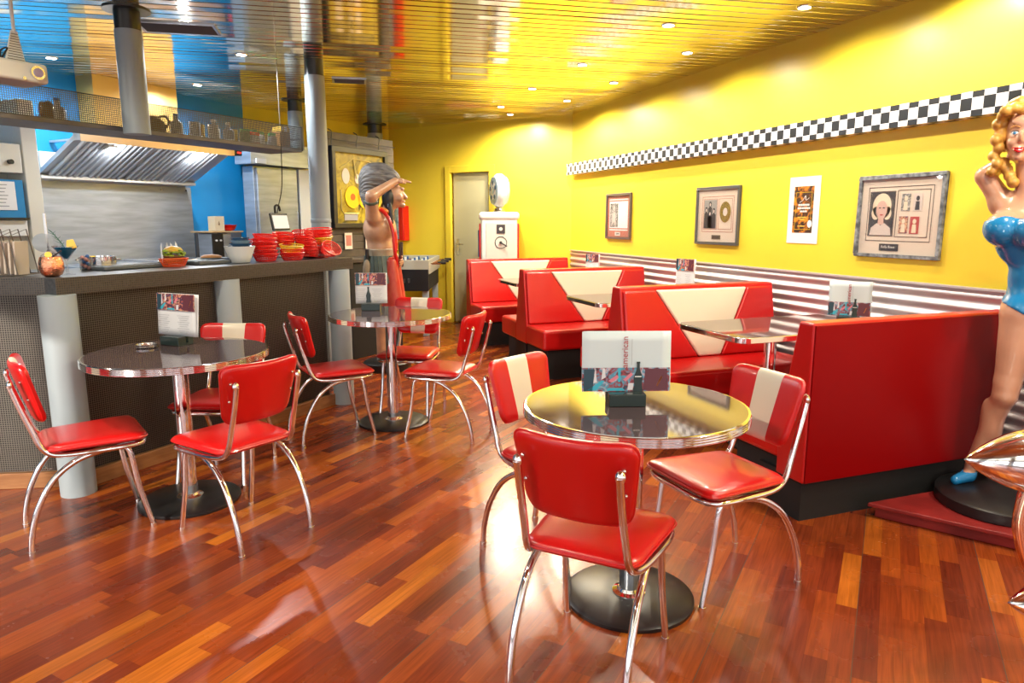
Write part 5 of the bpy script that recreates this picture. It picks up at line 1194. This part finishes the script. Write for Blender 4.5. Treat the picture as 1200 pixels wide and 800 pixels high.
# headdress of swept-back feathers
hdp = [('e', (.02, 0, 1.765), (.135, .105, .105), (0, 18, 0)), ('e', (-.075, 0, 1.77), (.125, .125, .13)), ('e', (-.115, 0, 1.66), (.085, .115, .14), (0, -6, 0)), ('e', (-.02, 0, 1.83), (.12, .09, .085)), ('e', (.095, 0, 1.79), (.075, .085, .06), (0, 25, 0)), ('e', (-.10, 0, 1.56), (.06, .10, .08))]
def hdf(P):
    d = sdf(hdp, P, .05); x, y, z = P[..., 0], P[..., 1], P[..., 2]
    ang = np.arctan2(z - 1.60, np.abs(y) + .02); return d - .004 * np.sin(ang * 46 + x * 6) - .003 * np.sin(x * 34 + ang * 9)
nets('headdress', hdf, (-.26, -.20, 1.42), (.2, .20, 1.96), .0065, feath, st)
hps = [('e', (.055, -.055, 1.60), (.055, .045, .10), None, .02), ('e', (.055, .055, 1.60), (.055, .045, .10), None, .02), ('c', (.07, -.085, 1.52), (.085, -.10, 1.38), .026, .018, .02), ('c', (.07, .085, 1.52), (.085, .10, 1.38), .026, .018, .02)]
nets('hair', lambda P: sdf(hps, P, .02), (-.04, -.16, 1.34), (.15, .16, 1.72), .009, darkhair, st)
m = MB(); q = [Vector((-.085, -.29, 1.60)) + Vector((.01, -.03, .05))]; AMt = Matrix.Translation((-.087, -.262, 1.565)) @ Vector((0, -.11, .18)).to_track_quat('Z', 'Y').to_matrix().to_4x4()
m.lathe([(.056, -.014), (.060, -.010), (.060, .010), (.056, .014)], 28, M=AMt, cap=False); m.build('armband', greenpaint, st)
nets('belt', lambda P: np.maximum(sdf(body[:6], P, .04) - .012, np.abs(P[..., 2] - 1.105) - .038), (-.2, -.22, 1.05), (.18, .22, 1.16), .009, belt_m, st)
m = MB()
for k_ in range(26):
    a = 2 * PI * k_ / 26; c_, s_ = math.cos(a), math.sin(a); a2 = a + .22; m.mi = 1 if (-.9 < a - 0 < .6 or a > 5.35) else 0
    ln = .50 if m.mi else .83
    v = [(-.03 + .150 * math.cos(a), .180 * math.sin(a), 1.08), (-.03 + .150 * math.cos(a2), .180 * math.sin(a2), 1.08), (-.02 + .185 * math.cos(a2), .235 * math.sin(a2), ln), (-.02 + .185 * math.cos(a), .235 * math.sin(a), ln + .01),
         (-.03 + .138 * math.cos(a), .168 * math.sin(a), 1.08), (-.03 + .138 * math.cos(a2), .168 * math.sin(a2), 1.08), (-.02 + .173 * math.cos(a2), .223 * math.sin(a2), ln), (-.02 + .173 * math.cos(a), .223 * math.sin(a), ln + .01)]
    m._add(v, [(0, 1, 2, 3), (7, 6, 5, 4), (0, 3, 7, 4), (1, 5, 6, 2), (3, 2, 6, 7), (0, 4, 5, 1)])
m.build('skirt', [greenpaint, red_skirt], st, ang=60)
nets('loincloth', lambda P: sdf([('c', (.07, -.15, 1.02), (.09, -.17, .64), .05, .080, .03), ('c', (.10, .02, 1.03), (.12, .02, .60), .05, .08, .03), ('c', (.04, -.15, .95), (.04, -.16, .60), .035, .06, .03)], P, .04), (-.08, -.28, .50), (.24, .14, 1.10), .011, red_skirt, st)
m = MB(); m.tube([(-.01, -.13, 1.50), (.055, -.16, 1.42), (.095, -.17, 1.28), (.105, -.165, 1.12), (.12, -.14, .98)], .017, 8); m.tube([(.03, .12, 1.50), (.085, .10, 1.40), (.115, .05, 1.25), (.115, -.02, 1.12)], .017, 8); m.build('sash', red_v, st)
m = MB(); m.tube([(-.03, -.10, 1.505), (.05, -.09, 1.475), (.08, .0, 1.455), (.05, .09, 1.475), (-.03, .10, 1.505)], .022, 8); m.build('collar', orange_p, st)
m = MB(); m.cyl((-.145, -.14, 1.05), (-.145, -.14, 1.14), .016, n=12); kn = m.build('knife_grip', black, st); m = MB(); m.sph((-.15, -.15, .95), .05, 10, sc=(.75, .45, 2)); m.build('sheath', belt_m, kn)
for k_ in range(4): m = MB(); m.cyl((.15 + .018 * (k_ % 2), .01 + .018 * (k_ // 2), .97), (.15 + .018 * (k_ % 2), .01 + .018 * (k_ // 2), 1.20), .012, n=10); m.build('cigar', MATS['dark_panel'], st)
for s_ in (-1, 1):
    m = MB(); m.sph((.178, s_ * .032, 1.648), .010, 8, sc=(.4, 1, .6)); m.build('eye', eyew, st)
m = MB(); m.box((.168, -.003, 1.575), (.03, .045, .006)); m.build('mouth_line', MATS['red_lettering'], st)
# ------------------------------------------------------------------ light
w = bpy.data.worlds.new('world'); SC.world = w; w.use_nodes = True
bg = w.node_tree.nodes['Background']; bg.inputs[0].default_value = (.93, .96, 1, 1); bg.inputs[1].default_value = 1.7
def portal(name, loc, rot, sx, sy):
    l = bpy.data.lights.new(name, 'AREA'); l.shape = 'RECTANGLE'; l.size = sx; l.size_y = sy; l.cycles.is_portal = True
    o = bpy.data.objects.new(name, l); COL.objects.link(o); o.location = loc; o.rotation_euler = rot
for a, b in [(.9, 3.0), (3.3, 5.4), (5.7, 8.6)]:
    portal('window_portal', (WX + .1 - (a + b) / 2, -3.48, 1.375), (R(90), 0, R(0)), b - a, 2.25)
for a, b in [(.3, 2.0), (2.3, 5.9)]:
    portal('window_portal', (-5.78, -3.6 + (a + b) / 2, 1.375), (R(90), 0, R(-90)), b - a, 2.25)
sun = bpy.data.lights.new('sun', 'SUN'); sun.energy = 3.0; sun.angle = R(.6); sun.color = (1, .93, .82)
so = bpy.data.objects.new('sun', sun); COL.objects.link(so)
dv = Vector((.80, .60, -.262)).normalized(); so.rotation_euler = dv.to_track_quat('-Z', 'Y').to_euler()
spots = [(2.60, 3.35), (2.60, 4.15), (3.15, 3.54), (3.15, 4.75), (2.58, 5.39), (3.18, 5.97), (2.58, 6.5), (3.18, 7.01), (2.65, 7.62), (2.94, 8.12), (2.6, 1.6), (3.38, 2.75), (2.6, .4), (3.15, 1.0),
         (-.03, 5.97), (-.44, 7.4), (-1.43, 6.6), (-2.2, 4.3), (-1.2, 3.0), (.7, -.9), (-1.2, 1.2), (2.0, -1.0)]
dl0 = None
for i, (x, y) in enumerate(spots):
    if dl0 is None:
        dl0 = thing('ceiling_downlight', 'small round recessed downlight glowing in the slatted ceiling', 'downlight', (x, y, CZ), 0, 'recessed ceiling downlights')
        m = MB(); m.lathe([(.036, .004), (.036, -.004), (.046, -.006), (.048, 0), (.048, .004)], 24, cap=False); m.build('rim', steel_b, dl0)
        m = MB(); m.lathe([(.0355, -.001), (.0355, .002)], 24); m.build('lamp', emit_w, dl0)
        c = dl0
    else: c = copy_tree(dl0); c.location = (x, y, CZ)
    l = bpy.data.lights.new('downlight_beam', 'SPOT'); kit = x < .3 and y > 5; l.energy = 85 if (x, y) == (-1.2, 3.0) else 60 if kit else (55 if y < 2.6 else 33) if y < 6.8 else 75; l.spot_size = R(172); l.spot_blend = .55; l.shadow_soft_size = .035; l.color = (.90, .95, 1) if kit else (1, .90, .72)  # strongest one is an added unseen fill for the hanging tube and projector
    o = bpy.data.objects.new('downlight_beam', l); COL.objects.link(o); o.location = (x, y, CZ - .03)

for (s_, n_, z_, e_) in ((1.62, 2.12, 1.96, 8), (2.4, 2.12, 1.96, 8)):
    l = bpy.data.lights.new('hood_fill_light', 'POINT'); l.energy = e_; l.shadow_soft_size = .03; l.color = (.88, .94, 1)  # added cool fills under the hood to brighten the kitchen
    o = bpy.data.objects.new('hood_fill_light', l); COL.objects.link(o); o.location = W(s_, n_, z_)
